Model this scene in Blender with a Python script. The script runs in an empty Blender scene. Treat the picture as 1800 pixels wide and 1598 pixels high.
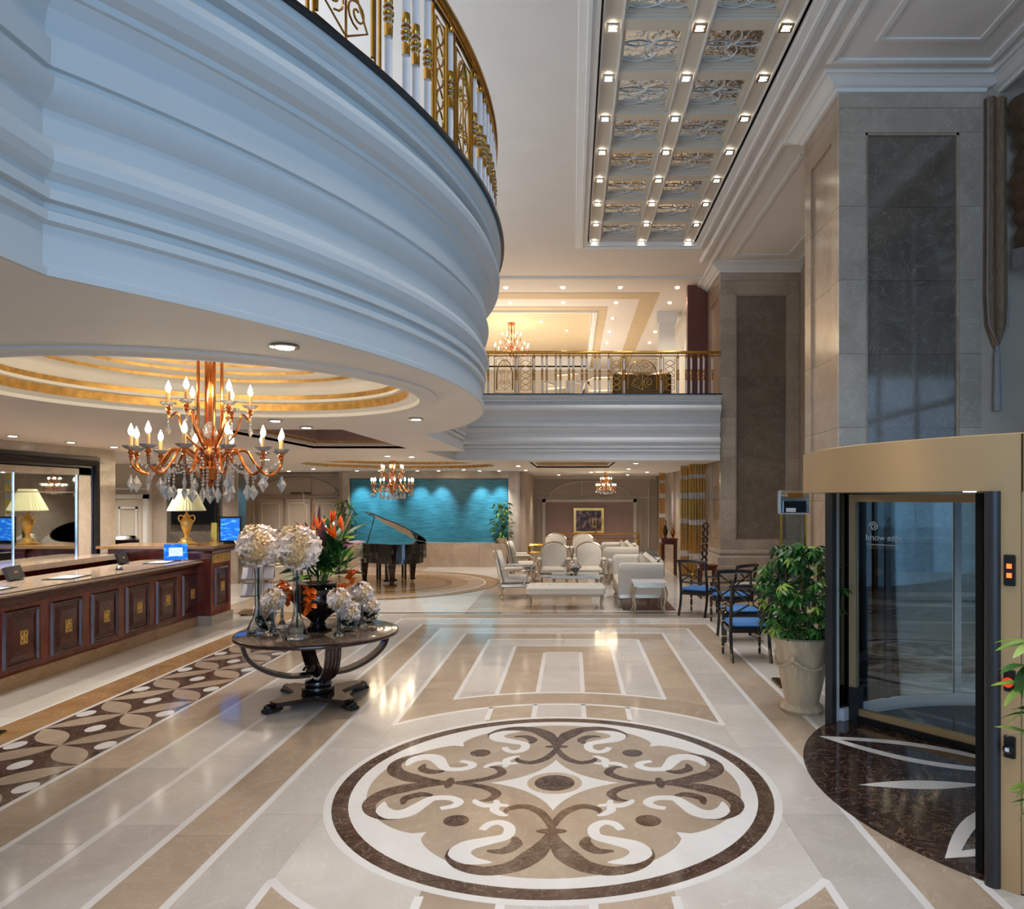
import bpy, bmesh, math, random
from math import sin, cos, pi, radians as R, sqrt, atan2
from mathutils import Vector, Matrix
from mathutils.geometry import tessellate_polygon
random.seed(7)
SC = bpy.context.scene
COL = SC.collection
# ------------------------------------------------------------------ camera
# level camera, 2.15 m above the lobby floor, looking along +Y, lens shifted
cam = bpy.data.cameras.new('camera')
cam.sensor_fit = 'HORIZONTAL'; cam.sensor_width = 36.0
cam.lens = 1281.0 / 1800.0 * 36.0
cam.shift_x = -(1006.5 - 900.0) / 1800.0
cam.shift_y = (873.0 - 799.0) / 1800.0
cam.clip_start = 0.05; cam.clip_end = 200
co = bpy.data.objects.new('camera', cam); COL.objects.link(co)
co.location = (0, 0, 2.15); co.rotation_euler = (R(90), 0, 0)
SC.camera = co
# ------------------------------------------------------------------ world, daylight, exposure
w = bpy.data.worlds.new('world'); SC.world = w; w.use_nodes = True
bg = w.node_tree.nodes['Background']
bg.inputs[0].default_value = (0.50, 0.72, 1.0, 1); bg.inputs[1].default_value = 0.32
vs = SC.view_settings
vs.view_transform = 'Standard'; vs.look = 'None'; vs.gamma = 1.0; vs.exposure = 0.58
vs.use_curve_mapping = False
SC.cycles.use_denoising = True
SC.cycles.max_bounces = 8; SC.cycles.transparent_max_bounces = 24
SC.cycles.caustics_reflective = False; SC.cycles.caustics_refractive = False
SC.cycles.sample_clamp_indirect = 6.0
def area(name, loc, rot, sx, sy, energy, col):
    l = bpy.data.lights.new(name, 'AREA'); l.shape = 'RECTANGLE'; l.size = sx; l.size_y = sy
    l.energy = energy; l.color = col
    o = bpy.data.objects.new(name, l); COL.objects.link(o); o.location = loc; o.rotation_euler = rot
    return o
# daylight entering through the tall window front on the right and the glazed entrance front behind the camera
area('window_daylight', (6.0, 2.2, 3.9), (0, R(90), 0), 6.0, 12.0, 170, (0.40, 0.67, 1.0))
area('entrance_front_daylight', (1.0, -12.0, 3.8), (R(90), 0, 0), 11.0, 6.5, 760, (0.42, 0.67, 1.0))
# unseen fill lights added over the mezzanine floor to brighten the high ceiling
area('mezzanine_uplight', (-6.0, 6.5, 4.75), (R(180), 0, 0), 6.0, 14.0, 400, (.76, .88, 1.0))
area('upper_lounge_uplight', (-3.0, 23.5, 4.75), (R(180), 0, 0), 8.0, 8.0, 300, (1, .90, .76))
def spot(name, loc, energy, col=(1, .86, .68), size=120, rad=.06, blend=.9, rot=(0, 0, 0)):
    l = bpy.data.lights.new(name, 'SPOT'); l.energy = energy; l.color = col
    l.spot_size = R(size); l.spot_blend = blend; l.shadow_soft_size = rad
    o = bpy.data.objects.new(name, l); COL.objects.link(o); o.location = loc; o.rotation_euler = rot
    return o
def point(name, loc, energy, col=(1, .78, .5), rad=.4):
    l = bpy.data.lights.new(name, 'POINT'); l.energy = energy; l.color = col; l.shadow_soft_size = rad
    o = bpy.data.objects.new(name, l); COL.objects.link(o); o.location = loc
    return o
# ------------------------------------------------------------------ materials
def lin(c):
    f = lambda v: (v / 255) / 12.92 if v / 255 <= .04045 else ((v / 255 + .055) / 1.055) ** 2.4
    return (f(c[0]), f(c[1]), f(c[2]), 1)
MATS = {}
def newmat(name):
    m = bpy.data.materials.new(name); m.use_nodes = True; MATS[name] = m
    nt = m.node_tree; b = nt.nodes['Principled BSDF']
    return m, nt, b
def M(name, col, rough=.5, metal=0, var=.12, scale=6, bump=0, coat=0, emis=None, estr=0, trans=0, ior=1.45, stretch=None, spec=None):
    m, nt, b = newmat(name); N = nt.nodes; L = nt.links
    tc = N.new('ShaderNodeTexCoord'); no = N.new('ShaderNodeTexNoise')
    no.inputs['Scale'].default_value = scale; no.inputs['Detail'].default_value = 4
    src = tc.outputs['Object']
    if stretch:
        mp = N.new('ShaderNodeMapping'); mp.inputs['Scale'].default_value = stretch
        L.new(src, mp.inputs[0]); src = mp.outputs[0]
    L.new(src, no.inputs[0])
    rp = N.new('ShaderNodeValToRGB'); c = lin(col)
    rp.color_ramp.elements[0].position = .3; rp.color_ramp.elements[1].position = .7
    rp.color_ramp.elements[0].color = tuple(x * (1 - var) for x in c[:3]) + (1,)
    rp.color_ramp.elements[1].color = tuple(min(1, x * (1 + var)) for x in c[:3]) + (1,)
    L.new(no.outputs[0], rp.inputs[0]); L.new(rp.outputs[0], b.inputs['Base Color'])
    b.inputs['Roughness'].default_value = rough; b.inputs['Metallic'].default_value = metal
    b.inputs['Coat Weight'].default_value = coat; b.inputs['Transmission Weight'].default_value = trans
    b.inputs['IOR'].default_value = ior
    if spec is not None: b.inputs['Specular IOR Level'].default_value = spec
    if bump:
        bp = N.new('ShaderNodeBump'); bp.inputs['Strength'].default_value = bump; bp.inputs['Distance'].default_value = .02
        L.new(no.outputs[0], bp.inputs['Height']); L.new(bp.outputs[0], b.inputs['Normal'])
    if emis:
        b.inputs['Emission Color'].default_value = lin(emis); b.inputs['Emission Strength'].default_value = estr
    return m
def marble(name, c1, c2, vein, scale=1.2, rough=.12, veins=.5, rnd=.12, vscale=1.6, ior=1.5):
    m, nt, b = newmat(name); N = nt.nodes; L = nt.links
    geo = N.new('ShaderNodeNewGeometry'); oi = N.new('ShaderNodeObjectInfo')
    ad = N.new('ShaderNodeVectorMath'); ad.operation = 'MULTIPLY_ADD'
    cb = N.new('ShaderNodeCombineXYZ')
    for i in range(3): L.new(oi.outputs['Random'], cb.inputs[i])
    ad.inputs[1].default_value = (13, 7, 17)
    L.new(cb.outputs[0], ad.inputs[0]); L.new(geo.outputs['Position'], ad.inputs[2])
    n1 = N.new('ShaderNodeTexNoise'); n1.inputs['Scale'].default_value = scale; n1.inputs['Detail'].default_value = 7
    n1.inputs['Roughness'].default_value = .62; n1.inputs['Distortion'].default_value = .9
    L.new(ad.outputs[0], n1.inputs[0])
    r1 = N.new('ShaderNodeValToRGB'); r1.color_ramp.elements[0].position = .32; r1.color_ramp.elements[1].position = .68
    r1.color_ramp.elements[0].color = lin(c1); r1.color_ramp.elements[1].color = lin(c2)
    L.new(n1.outputs[0], r1.inputs[0])
    n2 = N.new('ShaderNodeTexNoise'); n2.inputs['Scale'].default_value = vscale; n2.inputs['Detail'].default_value = 8; n2.inputs['Roughness'].default_value = .6
    n2.inputs['Distortion'].default_value = 2.6
    L.new(ad.outputs[0], n2.inputs[0])
    s = N.new('ShaderNodeMath'); s.operation = 'SUBTRACT'; s.inputs[1].default_value = .5; L.new(n2.outputs[0], s.inputs[0])
    a = N.new('ShaderNodeMath'); a.operation = 'ABSOLUTE'; L.new(s.outputs[0], a.inputs[0])
    r2 = N.new('ShaderNodeValToRGB'); r2.color_ramp.elements[0].color = (veins,) * 3 + (1,)
    r2.color_ramp.elements[1].color = (0, 0, 0, 1); r2.color_ramp.elements[1].position = .010
    L.new(a.outputs[0], r2.inputs[0])
    mx = N.new('ShaderNodeMix'); mx.data_type = 'RGBA'
    L.new(r2.outputs[0], mx.inputs[0]); L.new(r1.outputs[0], mx.inputs[6]); mx.inputs[7].default_value = lin(vein)
    hv = N.new('ShaderNodeHueSaturation')
    mr = N.new('ShaderNodeMapRange'); mr.inputs[3].default_value = 1 - rnd; mr.inputs[4].default_value = 1 + rnd * .6
    L.new(oi.outputs['Random'], mr.inputs[0]); L.new(mr.outputs[0], hv.inputs['Value'])
    L.new(mx.outputs[2], hv.inputs['Color']); L.new(hv.outputs[0], b.inputs['Base Color'])
    b.inputs['Roughness'].default_value = rough; b.inputs['IOR'].default_value = ior
    return m
def thin_glass(name, tint=(235, 245, 245), rough=.0, refl=1.0):
    m = bpy.data.materials.new(name); m.use_nodes = True; MATS[name] = m
    nt = m.node_tree; N = nt.nodes; L = nt.links; N.clear()
    out = N.new('ShaderNodeOutputMaterial'); mix = N.new('ShaderNodeMixShader')
    tr = N.new('ShaderNodeBsdfTransparent'); tr.inputs[0].default_value = lin(tint)
    gl = N.new('ShaderNodeBsdfGlossy'); gl.inputs['Roughness'].default_value = rough
    fr = N.new('ShaderNodeFresnel'); fr.inputs[0].default_value = 1.45
    mu = N.new('ShaderNodeMath'); mu.operation = 'MULTIPLY'; mu.use_clamp = True; mu.inputs[1].default_value = refl
    L.new(fr.outputs[0], mu.inputs[0]); L.new(mu.outputs[0], mix.inputs[0])
    L.new(tr.outputs[0], mix.inputs[1]); L.new(gl.outputs[0], mix.inputs[2]); L.new(mix.outputs[0], out.inputs[0])
    return m
M('plaster', (226, 224, 220), .55, var=.02, scale=2)
M('fascia_paint', (206, 207, 207), .55, var=.02, scale=2)  # white plaster toned darker, so the balcony fascia looks less strongly lit
M('ceiling_paint', (228, 222, 216), .7, var=.02, scale=2)
M('tan_paint', (206, 186, 154), .7, var=.03, scale=2)
M('gold_leaf', (202, 158, 90), .38, .65, var=.25, scale=14)
M('brass', (190, 140, 62), .22, 1, var=.12, scale=10)
M('dark_bronze', (92, 66, 38), .3, .9, var=.2)
M('copper', (186, 112, 62), .22, 1, var=.15, scale=20)
M('champagne_metal', (200, 170, 128), .42, .35, var=.03, scale=3)
M('silver_leaf', (196, 184, 166), .28, .75, var=.15, scale=20)
M('chrome', (210, 212, 215), .12, 1, var=.03)
M('white_metal', (225, 228, 232), .3, .1, var=.02)
M('mahogany', (112, 44, 30), .24, var=.3, scale=5, stretch=(2, 2, .5), coat=.3)
M('mahogany_dark', (78, 34, 25), .22, var=.3, scale=5, coat=.3)
M('walnut', (52, 30, 24), .16, var=.3, scale=6, coat=.5)
M('black_lacquer', (14, 12, 12), .08, var=.2, coat=.6)
M('black_wood', (24, 18, 15), .2, var=.3, coat=.4)
M('black_matte', (16, 16, 17), .6, var=.2)
M('anthracite', (58, 58, 60), .4, .3, var=.05)
M('black_brush', (8, 8, 9), .95, var=.4, scale=200, bump=.6)
M('dark_slab', (28, 26, 26), .2, var=.2)
M('cream_fabric', (216, 208, 194), .85, var=.05, scale=30, bump=.05)
M('blue_fabric', (66, 122, 188), .7, var=.1, scale=30)
M('leather', (62, 30, 26), .35, var=.2, scale=20, bump=.1)
M('cream_paint', (206, 196, 180), .5, var=.03, scale=2)
M('beige_paint', (176, 160, 142), .55, var=.03, scale=2)
M('mauve_paint', (158, 130, 120), .6, var=.06, scale=5)
M('brown_panel', (104, 62, 52), .3, var=.06, scale=2)
M('bulb_glow', (255, 236, 190), .4, emis=(255, 236, 196), estr=70)
M('downlight_glow', (255, 250, 240), .4, emis=(255, 244, 226), estr=14)
M('candle', (226, 176, 120), .5, var=.05)
M('lamp_shade', (222, 218, 170), .8, var=.06, scale=8, emis=(228, 222, 160), estr=.12)
M('gilt', (232, 190, 104), .3, .6, var=.2, scale=20)
M('leaf_green', (52, 108, 40), .4, var=.45, scale=3)
M('leaf_dark', (26, 62, 30), .4, var=.4, scale=4)
M('leaf_lime', (120, 158, 52), .4, var=.3, scale=6)
M('leaf_yellow', (150, 176, 70), .4, var=.25, scale=6)
M('purple_leaf', (96, 56, 76), .45, var=.35, scale=6)
M('orange_petal', (232, 106, 26), .45, var=.25, scale=14)
M('pampas', (186, 140, 112), .8, var=.25, scale=20)
M('petal_white', (244, 226, 214), .6, var=.08, scale=9)
M('petal_tan', (206, 178, 136), .7, var=.2, scale=12)
M('stem_brown', (120, 92, 58), .7, var=.3)
M('soil', (42, 32, 26), .9, var=.3, scale=30)
M('terracotta_cream', (196, 176, 146), .5, var=.2, scale=5, stretch=(3, 3, .4), bump=.1)
M('curtain_cloth', (126, 100, 76), .7, var=.25, scale=12, stretch=(4, 4, .6))
M('swag_cloth', (92, 74, 56), .5, var=.3, scale=10)
M('tassel', (140, 138, 140), .7, var=.2, scale=60, stretch=(6, 6, .3))
M('paper', (226, 226, 232), .6, var=.06, scale=20)
M('paper_blue', (120, 138, 176), .5, var=.35, scale=18)
M('red_button', (214, 56, 26), .35, emis=(255, 60, 20), estr=.4)
M('red_lamp', (255, 70, 30), .4, emis=(255, 70, 30), estr=4)
M('etched', (226, 232, 236), .8, var=.02)
M('frosted_white', (232, 234, 238), .5, var=.04)
M('grout', (150, 138, 124), .5, var=.1)
M('crystal', (255, 255, 255), .03, trans=.78, ior=1.4, var=0)
M('crystal_tube', (240, 240, 246), .12, trans=.55, ior=1.3, var=.03)
M('vase_glass', (235, 243, 246), .02, trans=1, ior=1.3, var=0)
marble('marble_light', (194, 186, 178), (212, 206, 200), (228, 222, 214), .9, .11, .5)
marble('marble_tan', (170, 150, 130), (194, 175, 154), (214, 198, 178), 1.1, .11, .5)
marble('marble_brown', (150, 112, 74), (178, 142, 100), (206, 180, 146), 1.4, .12, .5)
marble('marble_cream', (214, 208, 196), (226, 221, 212), (236, 232, 226), .9, .1, .3, .05)
marble('marble_white', (226, 222, 220), (236, 234, 232), (214, 210, 208), 1.2, .12, .3, .04)
marble('marble_dark', (66, 48, 40), (104, 82, 70), (176, 158, 142), 5, .1, .75, .08, 5)
marble('marble_emperador', (34, 24, 22), (66, 48, 42), (170, 140, 116), 4, .09, .8, .1, 4)
marble('marble_pillar', (158, 144, 128), (186, 172, 156), (208, 198, 186), 1.0, .16, .5, .06)
marble('marble_panel', (88, 79, 69), (116, 105, 93), (160, 152, 142), 1.3, .07, .6, .08, 2.2, 2.1)
marble('marble_amber', (160, 138, 116), (182, 160, 138), (208, 192, 172), 1.3, .2, .5, .06)
marble('marble_top', (74, 62, 56), (116, 98, 86), (170, 152, 138), 5, .07, .5, .05, 5)
thin_glass('pane', (232, 240, 242), 0, 1.6)
thin_glass('pane_dark', (170, 182, 190), 0, 2.2)
m_, nt_, b_ = newmat('mirror'); b_.inputs['Metallic'].default_value = 1; b_.inputs['Roughness'].default_value = .02
b_.inputs['Base Color'].default_value = (.62, .66, .66, 1)
# mirrored coffer glass with slightly wavy surface
m_, nt_, b_ = newmat('wavy_mirror'); b_.inputs['Metallic'].default_value = 1; b_.inputs['Roughness'].default_value = .06
b_.inputs['Base Color'].default_value = (.86, .84, .78, 1)
n_ = nt_.nodes.new('ShaderNodeTexNoise'); n_.inputs['Scale'].default_value = 7
bp_ = nt_.nodes.new('ShaderNodeBump'); bp_.inputs['Strength'].default_value = .5; bp_.inputs['Distance'].default_value = .03
nt_.links.new(n_.outputs[0], bp_.inputs['Height']); nt_.links.new(bp_.outputs[0], b_.inputs['Normal'])
# teal water wall of fine horizontal slate rows
m_, nt_, b_ = newmat('water_wall'); N_ = nt_.nodes; L_ = nt_.links
tc_ = N_.new('ShaderNodeTexCoord'); mp_ = N_.new('ShaderNodeMapping'); mp_.inputs['Scale'].default_value = (2.2, 1, 60)
L_.new(tc_.outputs['Object'], mp_.inputs[0]); n_ = N_.new('ShaderNodeTexNoise'); n_.inputs['Scale'].default_value = 1.6
n_.inputs['Detail'].default_value = 6; L_.new(mp_.outputs[0], n_.inputs[0])
r_ = N_.new('ShaderNodeValToRGB'); r_.color_ramp.elements[0].position = .3; r_.color_ramp.elements[1].position = .72
r_.color_ramp.elements[0].color = lin((18, 78, 98)); r_.color_ramp.elements[1].color = lin((62, 142, 164))
L_.new(n_.outputs[0], r_.inputs[0]); L_.new(r_.outputs[0], b_.inputs['Base Color']); b_.inputs['Roughness'].default_value = .32
bp_ = N_.new('ShaderNodeBump'); bp_.inputs['Strength'].default_value = .5; L_.new(n_.outputs[0], bp_.inputs['Height']); L_.new(bp_.outputs[0], b_.inputs['Normal'])
def screen_mat(name, c1, c2, e):
    m, nt, b = newmat(name); N = nt.nodes; L = nt.links
    tc = N.new('ShaderNodeTexCoord'); n = N.new('ShaderNodeTexNoise'); n.inputs['Scale'].default_value = 9
    mp = N.new('ShaderNodeMapping'); mp.inputs['Scale'].default_value = (1, 1, 2.5)
    L.new(tc.outputs['Object'], mp.inputs[0]); L.new(mp.outputs[0], n.inputs[0])
    r = N.new('ShaderNodeValToRGB'); r.color_ramp.elements[0].color = lin(c1); r.color_ramp.elements[1].color = lin(c2)
    r.color_ramp.elements[0].position = .52; r.color_ramp.elements[1].position = .75
    L.new(n.outputs[0], r.inputs[0]); L.new(r.outputs[0], b.inputs['Emission Color']); b.inputs['Emission Strength'].default_value = e
    b.inputs['Base Color'].default_value = (.01, .01, .02, 1); b.inputs['Roughness'].default_value = .2
screen_mat('screen_blue', (0, 96, 206), (90, 190, 240), 1.0)
screen_mat('screen_light', (196, 214, 236), (230, 240, 250), .9)
# still life print: dark ground with a pale rose mass
m_, nt_, b_ = newmat('still_life'); N_ = nt_.nodes; L_ = nt_.links
tc_ = N_.new('ShaderNodeTexCoord'); n_ = N_.new('ShaderNodeTexNoise'); n_.inputs['Scale'].default_value = 4.5; n_.inputs['Detail'].default_value = 5
L_.new(tc_.outputs['Object'], n_.inputs[0]); r_ = N_.new('ShaderNodeValToRGB')
r_.color_ramp.elements[0].position = .42; r_.color_ramp.elements[1].position = .66
r_.color_ramp.elements[0].color = lin((36, 26, 26)); r_.color_ramp.elements[1].color = lin((196, 140, 116))
e_ = r_.color_ramp.elements.new(.54); e_.color = lin((92, 62, 58))
L_.new(n_.outputs[0], r_.inputs[0]); L_.new(r_.outputs[0], b_.inputs['Base Color']); b_.inputs['Roughness'].default_value = .35
# ------------------------------------------------------------------ mesh helpers
class MB:
    def __init__(s): s.v = []; s.f = []
    def add(s, vs, fs):
        o = len(s.v); s.v += [tuple(p) for p in vs]; s.f += [tuple(i + o for i in f) for f in fs]; return s
    def box(s, x0, x1, y0, y1, z0, z1):
        v = [(x, y, z) for z in (z0, z1) for y in (y0, y1) for x in (x0, x1)]
        return s.add(v, [(0, 2, 3, 1), (4, 5, 7, 6), (0, 1, 5, 4), (2, 6, 7, 3), (0, 4, 6, 2), (1, 3, 7, 5)])
    def bbox(s, x0, x1, y0, y1, z0, z1, b):
        # chamfered box
        v = []; f = []
        rings = [(z0, b), (z0 + b, 0), (z1 - b, 0), (z1, b)]
        for z, i in rings:
            a0, a1, c0, c1 = x0 + i, x1 - i, y0 + i, y1 - i
            k = b
            v += [(a0 + k, c0, z), (a1 - k, c0, z), (a1, c0 + k, z), (a1, c1 - k, z), (a1 - k, c1, z), (a0 + k, c1, z), (a0, c1 - k, z), (a0, c0 + k, z)]
        for r in range(3):
            for i in range(8): f.append((r * 8 + i, r * 8 + (i + 1) % 8, r * 8 + 8 + (i + 1) % 8, r * 8 + 8 + i))
        f.append(tuple(range(7, -1, -1))); f.append(tuple(range(24, 32)))
        return s.add(v, f)
    def lathe(s, prof, seg=24, c=(0, 0, 0), a0=0, a1=2 * pi, sx=1, sy=1):
        full = abs(a1 - a0 - 2 * pi) < 1e-6; n = seg if full else seg + 1
        v = []; f = []
        for r, z in prof:
            for i in range(n):
                a = a0 + (a1 - a0) * i / seg
                v.append((c[0] + r * cos(a) * sx, c[1] + r * sin(a) * sy, c[2] + z))
        for k in range(len(prof) - 1):
            for i in range(seg):
                j = (i + 1) % n
                f.append((k * n + i, k * n + j, (k + 1) * n + j, (k + 1) * n + i))
        if full:
            if prof[0][0] > 1e-4: f.append(tuple(range(n - 1, -1, -1)))
            if prof[-1][0] > 1e-4: f.append(tuple((len(prof) - 1) * n + i for i in range(n)))
        return s.add(v, f)
    def ring(s, prof, seg=64, c=(0, 0, 0)):
        # closed lathe section (torus-like), profile is a closed loop of (r,z)
        v = []; f = []; m = len(prof)
        for i in range(seg):
            a = 2 * pi * i / seg
            for r, z in prof: v.append((c[0] + r * cos(a), c[1] + r * sin(a), c[2] + z))
        for i in range(seg):
            for k in range(m):
                a_, b2 = i * m + k, i * m + (k + 1) % m; j = (i + 1) % seg
                f.append((a_, j * m + k, j * m + (k + 1) % m, b2))
        return s.add(v, f)
    def tube(s, pts, r, seg=8, close=False):
        P = [Vector(p) for p in pts]; n = len(P); rr = r if isinstance(r, (list, tuple)) else [r] * n
        v = []; f = []; up = None
        for i, p in enumerate(P):
            t = (P[(i + 1) % n] - P[i - 1]) if close else (P[min(i + 1, n - 1)] - P[max(i - 1, 0)])
            if t.length < 1e-9: t = Vector((0, 0, 1))
            t.normalize()
            if up is None:
                up = Vector((0, 0, 1)) if abs(t.z) < .9 else Vector((1, 0, 0))
            a = t.cross(up)
            if a.length < 1e-6: a = t.orthogonal()
            a.normalize(); b = a.cross(t); up = b
            for k in range(seg):
                q = p + (a * cos(2 * pi * k / seg) + b * sin(2 * pi * k / seg)) * rr[i]; v.append(q)
        m = n if close else n - 1
        for i in range(m):
            for k in range(seg):
                j = (i + 1) % n
                f.append((i * seg + k, i * seg + (k + 1) % seg, j * seg + (k + 1) % seg, j * seg + k))
        if not close:
            f.append(tuple(range(seg - 1, -1, -1))); f.append(tuple((n - 1) * seg + k for k in range(seg)))
        return s.add(v, f)
    def sphere(s, c, r, seg=10, rings=6, sz=1, sx=1, sy=1):
        prof = [(r * sin(pi * k / rings), -r * cos(pi * k / rings) * sz) for k in range(rings + 1)]
        prof[0] = (0.0001, prof[0][1]); prof[-1] = (0.0001, prof[-1][1])
        return s.lathe(prof, seg, c, sx=sx, sy=sy)
    def prism(s, poly, z0, z1):
        n = len(poly); v = [(x, y, z0) for x, y in poly] + [(x, y, z1) for x, y in poly]
        f = [(i, (i + 1) % n, n + (i + 1) % n, n + i) for i in range(n)]
        f += [tuple(range(n - 1, -1, -1)), tuple(range(n, 2 * n))]
        return s.add(v, f)
    def plate(s, loops, z0, z1):
        # polygon with holes, extruded; loops[0] outer, rest holes, 2-D points
        V = [[Vector((x, y, 0)) for x, y in l] for l in loops]
        flat = [p for l in loops for p in l]; tris = tessellate_polygon(V); n = len(flat)
        v = [(x, y, z0) for x, y in flat] + [(x, y, z1) for x, y in flat]; f = []
        for t in tris: f.append(tuple(t)); f.append(tuple(n + i for i in reversed(t)))
        o = 0
        for l in loops:
            k = len(l)
            for i in range(k):
                a, b = o + i, o + (i + 1) % k; f.append((a, b, n + b, n + a))
            o += k
        return s.add(v, f)
    def sweep(s, prof, path, normals, close=False, cap=True):
        # prof: [(off, z)], path: [(x, y)], normals: outward 2-D (scaled for mitres)
        m = len(prof); n = len(path); v = []; f = []
        for (x, y), (nx, ny) in zip(path, normals):
            for o, z in prof: v.append((x + nx * o, y + ny * o, z))
        for i in range(n if close else n - 1):
            j = (i + 1) % n
            for k in range(m - 1): f.append((i * m + k, j * m + k, j * m + k + 1, i * m + k + 1))
        if cap and not close:
            f.append(tuple(range(m))); f.append(tuple((n - 1) * m + k for k in range(m - 1, -1, -1)))
        return s.add(v, f)
    def ribbon(s, pts, ws, z0, z1):
        P = [Vector(p) for p in pts]; n = len(P); Lp = []; Rp = []
        for i in range(n):
            t = P[min(i + 1, n - 1)] - P[max(i - 1, 0)]; t.normalize(); q = Vector((-t.y, t.x)) * ws[i] / 2
            Lp.append(P[i] + q); Rp.append(P[i] - q)
        v = [(p.x, p.y, z1) for p in Lp] + [(p.x, p.y, z1) for p in Rp] + [(p.x, p.y, z0) for p in Lp] + [(p.x, p.y, z0) for p in Rp]
        f = []
        for i in range(n - 1):
            f += [(n + i, n + i + 1, i + 1, i), (i, i + 1, 2 * n + i + 1, 2 * n + i), (n + i + 1, n + i, 3 * n + i, 3 * n + i + 1)]
        return s.add(v, f)
    def xf(s, mat, start=0):
        s.v[start:] = [tuple(mat @ Vector(p)) for p in s.v[start:]]; return s
    def merge(s, o, mat=None):
        return s.add([tuple(mat @ Vector(p)) for p in o.v] if mat else o.v, o.f)
    def mesh(s, name, mat, smooth=False, ang=42):
        me = bpy.data.meshes.new(name); me.from_pydata(s.v, [], s.f)
        bm = bmesh.new(); bm.from_mesh(me); bmesh.ops.recalc_face_normals(bm, faces=bm.faces); bm.to_mesh(me); bm.free()
        me.materials.append(MATS[mat])
        if smooth:
            me.shade_smooth() if hasattr(me, 'shade_smooth') else None
            for p in me.polygons: p.use_smooth = True
            try: me.set_sharp_from_angle(angle=R(ang))
            except Exception: pass
        return me
    def build(s, name, mat, parent=None, smooth=False, loc=None, rot=None):
        return link(name, s.mesh(name, mat, smooth), parent, loc, rot)
def link(name, me, parent=None, loc=None, rot=None):
    o = bpy.data.objects.new(name, me); COL.objects.link(o)
    if parent: o.parent = parent
    if loc: o.location = loc
    if rot: o.rotation_euler = rot
    return o
def tag(o, label, cat, group=None, kind=None):
    o['label'] = label; o['category'] = cat
    if group: o['group'] = group
    if kind: o['kind'] = kind
    return o
def struct(o, label, cat): return tag(o, label, cat, kind='structure')
def thing(name, label, cat, loc=(0, 0, 0), rz=0, group=None):
    o = bpy.data.objects.new(name, None); COL.objects.link(o); o.empty_display_size = .1
    o.location = loc; o.rotation_euler = (0, 0, rz)
    return tag(o, label, cat, group)
def dup(root, label, loc, rz=0, group=None, scale=None):
    r = root.copy(); COL.objects.link(r); r.location = loc; r.rotation_euler = (0, 0, rz); r['label'] = label
    if group: r['group'] = group
    if scale: r.scale = (scale,) * 3
    for ch in list(root.children):
        c = ch.copy(); COL.objects.link(c); c.parent = r
        for g in list(ch.children):
            d = g.copy(); COL.objects.link(d); d.parent = c
    return r
def crom(pts, n=6):
    P = [Vector(p) for p in pts]; out = []
    for i in range(len(P) - 1):
        p0, p1, p2, p3 = P[max(i - 1, 0)], P[i], P[i + 1], P[min(i + 2, len(P) - 1)]
        for k in range(n):
            t = k / n
            out.append(.5 * ((2 * p1) + (p2 - p0) * t + (2 * p0 - 5 * p1 + 4 * p2 - p3) * t * t + (3 * p1 - p0 - 3 * p2 + p3) * t ** 3))
    out.append(P[-1]); return out
def lerp_list(vals, n):
    out = []
    for i in range(n):
        t = i / (n - 1) * (len(vals) - 1); k = min(int(t), len(vals) - 2); u = t - k
        out.append(vals[k] * (1 - u) + vals[k + 1] * u)
    return out
def circ(cx, cy, r, n=48, a0=0, a1=2 * pi, end=False):
    m = n + 1 if end else n
    return [(cx + r * cos(a0 + (a1 - a0) * i / n), cy + r * sin(a0 + (a1 - a0) * i / n)) for i in range(m)]
def rect(x0, x1, y0, y1): return [(x0, y0), (x1, y0), (x1, y1), (x0, y1)]
# ================================================================== FLOOR
AX, MY = -0.135, 5.466          # axis of the lobby pattern, medallion centre
floor = MB().box(-14, 6.4, -6, 31, -.25, -.004).build('floor', 'grout')
struct(floor, 'polished beige marble lobby floor with white inlaid lines and round medallion', 'floor')
def slab(x0, x1, y0, y1, mat, z=0.0, name='marble_slab', gap=.002):
    return MB().box(x0 + gap, x1 - gap, y0 + gap, y1 - gap, z - .006, z).build(name, mat, floor)
def slabs(x0, x1, y0, y1, mat, step=1.25, z=0.0, along='y'):
    n = max(1, round((y1 - y0 if along == 'y' else x1 - x0) / step))
    for i in range(n):
        if along == 'y': slab(x0, x1, y0 + (y1 - y0) * i / n, y0 + (y1 - y0) * (i + 1) / n, mat, z)
        else: slab(x0 + (x1 - x0) * i / n, x0 + (x1 - x0) * (i + 1) / n, y0, y1, mat, z)
def strip(x0, x1, y0, y1, mat='marble_white', z=.0008): return MB().box(x0, x1, y0, y1, -.004, z).build('white_strip', mat, floor)
HW = [0, .246, .69, 1.11, 1.55, 2.0, 2.41, 2.87]
TY = [None, 10.05, 10.5, 10.99, 11.47, 11.87, 12.3, 12.87]
BM = ['marble_light', 'marble_tan', 'marble_light', 'marble_tan', 'marble_light', 'marble_tan', 'marble_light']
Y0 = 1.0
for k in range(7):
    a, b, m = HW[k], HW[k + 1], BM[k]
    if k == 0: slabs(AX - b, AX + b, MY + 2.0, TY[1], m)
    else:
        lo = Y0 if k >= 4 else MY + 1.3
        for sx in (-1, 1):
            xa, xb = sorted((AX + sx * a, AX + sx * b)); slabs(xa, xb, lo, TY[k], m)
        slabs(AX - b, AX + b, TY[k], TY[k + 1], m, 1.3, along='x')
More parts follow.
